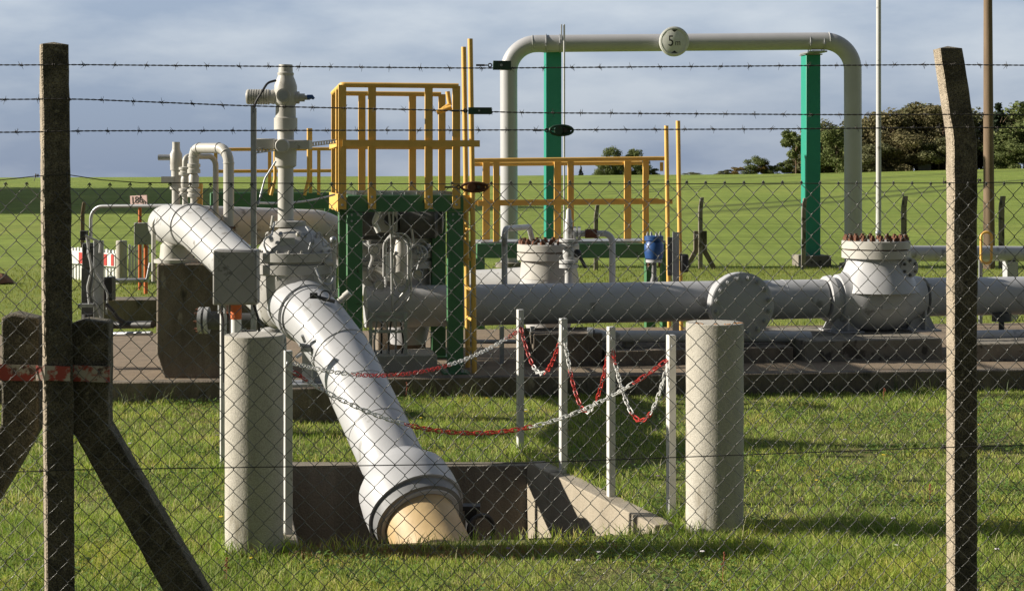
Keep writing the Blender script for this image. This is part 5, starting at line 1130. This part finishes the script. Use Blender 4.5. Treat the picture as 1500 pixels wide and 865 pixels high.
for px_, y, ws, kd, c_, sd, lab in ((898, 217, .9, 'broad', 'green', 2, 'lone rounded tree on the skyline between the yellow railings'), (918, 224, .9, 'bush', 'green', 4, 'broad bush beside the lone skyline tree'), (936, 218, 1.0, 'broad', 'green', 1, 'lone tree right behind the yellow rail end'), (882, 236, 1.2, 'bush', 'green', 2, 'small bush left of the lone skyline tree'), (956, 246, 1.6, 'bush', 'green', 1, 'low bush right of the yellow rail end'), (851, 240, .8, 'cone', 'con', 1, 'small dark conifer seen right of the white rod'), (835, 243, .9, 'cone', 'con', 3, 'small dark conifer just behind the white rod')):
    tree(px_, y, 400, ws * .78, kd, c_, sd, lab, 'bush' if kd == 'bush' else 'tree', 'bush' if kd == 'bush' else ('conifer_tree' if kd == 'cone' else 'broadleaf_tree'))
# wood out of sight to the left; its long shadow lies across the field
rt2 = random.Random(9); k = 0
for yy in np.arange(86, 182, 7.5):
    tree(0, 0, 0, 1.0, 'broad' if k % 3 else 'bush', 'dark', k, 'dark tree of the wood beyond the left edge of the picture', group='wood beyond the left edge', world=(-yy * .34 - 16 - rt2.uniform(0, 3), float(yy)), h=rt2.uniform(19, 23) ); k += 1
# little house by the wood
hs = thing('small_house', 'tiny pale house glimpsed between the trunks of the wood', 'house', (P(1352, 246, 368).x, 368, ground_z(P(1352, 246, 368).x, 368)))
q = hs.location; MB().boxb((q.x, 368, q.z - .3), 3.2, 3, 2.6).build('wall', m_pipe, hs); MB().prism([Vector((q.x - 1.9, 366.2, q.z + 2.3)), Vector((q.x + 1.9, 366.2, q.z + 2.3)), Vector((q.x, 366.2, q.z + 3.6))], (0, 3.6, 0)).build('roof', m_rust, hs)

# ------------------------------------------------------------------ grass
def grass_mat(name, cols, trans=.45):
    m = leaf_mat(name, cols, trans); m.node_tree.nodes['Principled BSDF'].inputs['Roughness'].default_value = .55; m.node_tree.nodes['Principled BSDF'].inputs['Specular IOR Level'].default_value = .35; return m
def patchy(m):
    t = m.node_tree; g = N(t, 'ShaderNodeNewGeometry'); b = t.nodes['Principled BSDF']; src = b.inputs['Base Color'].links[0].from_socket; outs = [l.to_socket for l in src.links]
    n1 = N(t, 'ShaderNodeTexNoise'); n1.inputs['Scale'].default_value = 1.7; n1.inputs['Detail'].default_value = 5; n1.inputs['Roughness'].default_value = .7; t.links.new(g.outputs['Position'], n1.inputs['Vector'])
    r = N(t, 'ShaderNodeValToRGB'); e = r.color_ramp.elements; e[0].position = .34; e[0].color = (.60, .68, .62, 1); e[1].position = .68; e[1].color = (1.38, 1.12, 1.1, 1); q = e.new(.5); q.color = (1.0, 1.0, 1.0, 1)
    t.links.new(n1.outputs['Fac'], r.inputs['Fac']); mm = N(t, 'ShaderNodeMix', data_type='RGBA', blend_type='MULTIPLY'); mm.inputs['Factor'].default_value = 1
    t.links.new(src, mm.inputs['A']); t.links.new(r.outputs[0], mm.inputs['B'])
    for o in outs: t.links.new(mm.outputs['Result'], o)
    return m
gm = grass_mat('grass_blades', [(.11, .20, .02), (.27, .40, .045), (.39, .50, .08), (.21, .33, .032), (.50, .54, .14), (.58, .53, .26)])
patchy(gm)
gm2 = grass_mat('mown_grass', [(.13, .18, .022), (.19, .235, .035), (.24, .265, .05), (.30, .29, .085)])
def vnoise(x, y, s, seed=0):
    xi, yi = x * s, y * s; x0 = np.floor(xi).astype(int); y0 = np.floor(yi).astype(int); fx, fy = xi - x0, yi - y0; fx = fx * fx * (3 - 2 * fx); fy = fy * fy * (3 - 2 * fy)
    def h(a, b): q = np.sin(a * 127.1 + b * 311.7 + seed * 74.7) * 43758.5453; return q - np.floor(q)
    return (h(x0, y0) * (1 - fx) + h(x0 + 1, y0) * fx) * (1 - fy) + (h(x0, y0 + 1) * (1 - fx) + h(x0 + 1, y0 + 1) * fx) * fy
def blades(n, xlim, ylim, hgt, wid, keep, name, mat, lean=.6, hn=1.0):
    x = rng.uniform(*xlim, n); y = rng.uniform(*ylim, n); k = keep(x, y); x, y = x[k], y[k]; n = len(x)
    cl = vnoise(x, y, 1.6, 1) * .5 + vnoise(x, y, 5, 2) * .35 + vnoise(x, y, 14, 3) * .15
    kp = (cl > .30) | (rng.random(n) < .45); x, y, cl = x[kp], y[kp], cl[kp]; n = len(x)
    h = hgt * (.22 + 1.7 * cl ** 1.8 * hn) * rng.uniform(.55, 1.3, n); h *= np.where(rng.random(n) < .03, 1.6, 1); a = rng.uniform(0, 2 * np.pi, n); ln = rng.uniform(.15, 1, n) * lean * h
    dx, dy = np.cos(a) * ln, np.sin(a) * ln; b = rng.uniform(0, 2 * np.pi, n); wx, wy = np.cos(b) * wid / 2, np.sin(b) * wid / 2; w1 = rng.uniform(.7, 1.3, n); wx *= w1; wy *= w1; z0 = np.zeros(n) - .005
    q = [np.stack([x - wx, y - wy, z0], 1), np.stack([x + wx, y + wy, z0], 1), np.stack([x + dx * .35 + wx * .8, y + dy * .35 + wy * .8, h * .62], 1), np.stack([x + dx * .35 - wx * .8, y + dy * .35 - wy * .8, h * .62], 1), np.stack([x + dx + wx * .12, y + dy + wy * .12, h], 1), np.stack([x + dx - wx * .12, y + dy - wy * .12, h], 1)]
    V_ = np.stack(q, 1).reshape(-1, 3); i = np.arange(n)[:, None] * 6; F_ = np.concatenate([i + np.array([0, 1, 2, 3]), i + np.array([3, 2, 4, 5])])
    return np_mesh(name, V_, F_, mat, None, True)
pp = [(-1.62 - .14, 10.3 + .12), (.16, 10.3 + .12), (.80 + .13, 8.42), (.6, 8.27), (-1.1, 7.98), (-1.15 - .12, 8.1)]
def keep_near(x, y):
    ins = np.zeros(len(x), bool); n = len(pp)
    for i in range(n):
        a, b = pp[i], pp[(i + 1) % n]; c = ((a[1] > y) != (b[1] > y)) & (x < (b[0] - a[0]) * (y - a[1]) / (b[1] - a[1] + 1e-9) + a[0]); ins ^= c
    return (~ins) & (y < pad_front(x) - .15)
g = blades(112000, (-4.5, 4.5), (6.9, 8.8), .046, .0030, keep_near, 'lawn_grass', gm, 1.25); tag(g, 'tufty green grass nearest the fence', 'grass', kind='stuff')
g = blades(205000, (-6.8, 7.0), (8.8, 14.4), .046, .0040, keep_near, 'lawn_grass', gm, 1.25); tag(g, 'green grass between the pit and the kerb', 'grass', kind='stuff')
g = blades(26000, (-4.5, 4.5), (4.6, 6.9), .06, .0045, keep_near, 'lawn_grass', gm); tag(g, 'grass along the foot of the wire fence', 'grass', kind='stuff')
g = blades(60000, (-11, 12), (17.3, 34), .055, .011, lambda x, y: (np.abs(x) < y * .36 + 1) & ~((y < 18.8) & (y < pad_front(x) + 4.3)), 'lawn_grass', gm2); tag(g, 'short mown grass behind the plant', 'grass', kind='stuff')
def clover(n, xlim, ylim, size, keep, name, mat, thr=.56):
    x = rng.uniform(*xlim, n); y = rng.uniform(*ylim, n); k = keep(x, y) & ((vnoise(x, y, 2.2, 9) * .6 + vnoise(x, y, 6, 12) * .4) > thr); x, y = x[k], y[k]; n = len(x)
    z = rng.uniform(.012, .05, n); V_ = []; sz = size * rng.uniform(.6, 1.3, n)
    a = rng.uniform(0, 2 * np.pi, n); tx, ty = rng.uniform(-.6, .6, n), rng.uniform(-.6, .6, n)
    for da, l_ in ((0, 1.2), (1.3, .6), (np.pi, 1.0), (-1.3, .6)):
        dx, dy = np.cos(a + da) * sz * l_, np.sin(a + da) * sz * l_; V_.append(np.stack([x + dx, y + dy, z + dx * tx + dy * ty], 1))
    return np_mesh(name, np.stack(V_, 1).reshape(-1, 3), np.arange(n * 4).reshape(-1, 4), mat, None, False)
gc = grass_mat('clover_leaves', [(.07, .14, .025), (.11, .20, .035), (.15, .24, .045), (.09, .16, .035)], .3)
g = clover(90000, (-4.4, 4.6), (6.9, 13.8), .011, keep_near, 'clover', gc); tag(g, 'dark broad leaved clover patches in the lawn', 'clover', kind='stuff')
gst = grass_mat('straw_strands', [(.50, .46, .28), (.42, .40, .22), (.36, .38, .16)], .3)
g = blades(2600, (-4.2, 4.4), (6.9, 13.6), .085, .003, keep_near, 'straw', gst, 1.9); tag(g, 'pale straw strands scattered over the lawn', 'grass', kind='stuff')
gs = grass_mat('dry_grass', [(.36, .22, .10), (.28, .14, .07), (.30, .24, .09)], .3)
g = blades(15000, (-1.7, .6), (7.5, 8.12), .052, .0045, lambda x, y: rng.random(len(x)) < np.exp(-((y - 8.0) / .13) ** 2) * np.exp(-((x + .6) / .62) ** 2) * (.35 + 1.2 * vnoise(x, y, 9, 4)), 'dry_grass', gs); tag(g, 'dry straw along the near edge of the pit', 'grass', kind='stuff')
gw = grass_mat('weed_leaves', [(.05, .09, .02), (.08, .11, .03), (.10, .12, .03)], .3)
g = blades(3500, (-4.6, 4.8), (13.0, 14.2), .13, .007, lambda x, y: (y < pad_front(x) - .15) & (y > pad_front(x) - .32), 'kerb_weeds', gw, .7); tag(g, 'taller weeds along the kerb', 'weeds', kind='stuff')
def tufts(cs, name, label, n=260, hgt=.10):
    X_, Y_ = [], []
    for (cx, cy, r_) in cs:
        a = rng.uniform(0, 2 * np.pi, n); rr_ = r_ + np.abs(rng.normal(0, .05, n)); X_.append(cx + np.cos(a) * rr_); Y_.append(cy + np.sin(a) * rr_)
    x, y = np.concatenate(X_), np.concatenate(Y_); k = keep_near(x, y); x, y = x[k], y[k]; n = len(x); h = hgt * rng.uniform(.3, 1.25, n); a = rng.uniform(0, 2 * np.pi, n); ln = rng.uniform(.2, .9, n) * h; dx, dy = np.cos(a) * ln, np.sin(a) * ln; b = rng.uniform(0, 2 * np.pi, n); wx, wy = np.cos(b) * .0022, np.sin(b) * .0022; z0 = np.zeros(n)
    q = [np.stack([x - wx, y - wy, z0], 1), np.stack([x + wx, y + wy, z0], 1), np.stack([x + dx * .35 + wx, y + dy * .35 + wy, h * .62], 1), np.stack([x + dx * .35 - wx, y + dy * .35 - wy, h * .62], 1), np.stack([x + dx, y + dy, h], 1), np.stack([x + dx - wx * .1, y + dy - wy * .1, h], 1)]
    i = np.arange(n)[:, None] * 6; o = np_mesh(name, np.stack(q, 1).reshape(-1, 3), np.concatenate([i + np.array([0, 1, 2, 3]), i + np.array([3, 2, 4, 5])]), gm, None, True); tag(o, label, 'grass', kind='stuff')
cs_ = [(o.location.x, o.location.y, .17 if 'bollard' in o.name else .03) for o in list(col.objects) if o.parent is None and (o.name.startswith('concrete_bollard') or o.name.startswith('chain_post'))]
tufts(cs_, 'tufts', 'longer grass tufts round the bollards and chain posts')
ed_ = []
for a_, b_ in zip(pp, pp[1:] + pp[:1]):
    L_ = math.hypot(b_[0] - a_[0], b_[1] - a_[1])
    for k in range(int(L_ / .08)): f_ = (k + .5) / int(L_ / .08); ed_.append((a_[0] + (b_[0] - a_[0]) * f_, a_[1] + (b_[1] - a_[1]) * f_, .02))
tufts(ed_, 'tufts', 'longer grass hanging over the rim of the pit', 45, .09)
# wild flowers
fl = {'yellow': (M('yellow_petals', (.72, .55, .03), (.65, .48, .02), 60, .7), 26), 'white': (M('white_petals', (.70, .66, .66), (.6, .55, .58), 60, .7), 20), 'purple': (M('mauve_petals', (.42, .33, .46), (.35, .26, .4), 60, .7), 12), 'rust': (M('sorrel_seeds', (.26, .07, .035), (.2, .06, .03), 60, .8), 8)}
for cname, (mt_, n_) in fl.items():
    m = MB(); rr = random.Random(len(cname) * 5)
    for k in range(n_):
        while True:
            y_ = rr.uniform(7.2, 13.6); x_ = rr.uniform(-y_ * .34, y_ * .34)
            if keep_near(np.array([x_]), np.array([y_]))[0]: break
        h = rr.uniform(.035, .06) if cname != 'rust' else rr.uniform(.08, .18)
        if cname == 'rust': m.tube([(x_, y_, 0), (x_ + .01, y_, h)], .0015, 4)
        if cname == 'rust':
            for q in range(7): m.ball((x_ + .01 + rr.uniform(-.012, .012), y_ + rr.uniform(-.012, .012), h * (.55 + .07 * q)), .005, 6, 4)
        else:
            for q in range(8): an = q * math.pi / 4; m.ball((x_ + .01 + .008 * math.cos(an), y_ + .008 * math.sin(an), h), .0058, 5, 4, .5)
    tag(m.build('wild_flowers', mt_, None), {'yellow': 'scattered yellow dandelions in the lawn', 'white': 'scattered white clover heads in the lawn', 'purple': 'scattered mauve blossoms in the lawn', 'rust': 'scattered rust red sorrel stalks in the lawn'}[cname], 'flowers', kind='stuff')
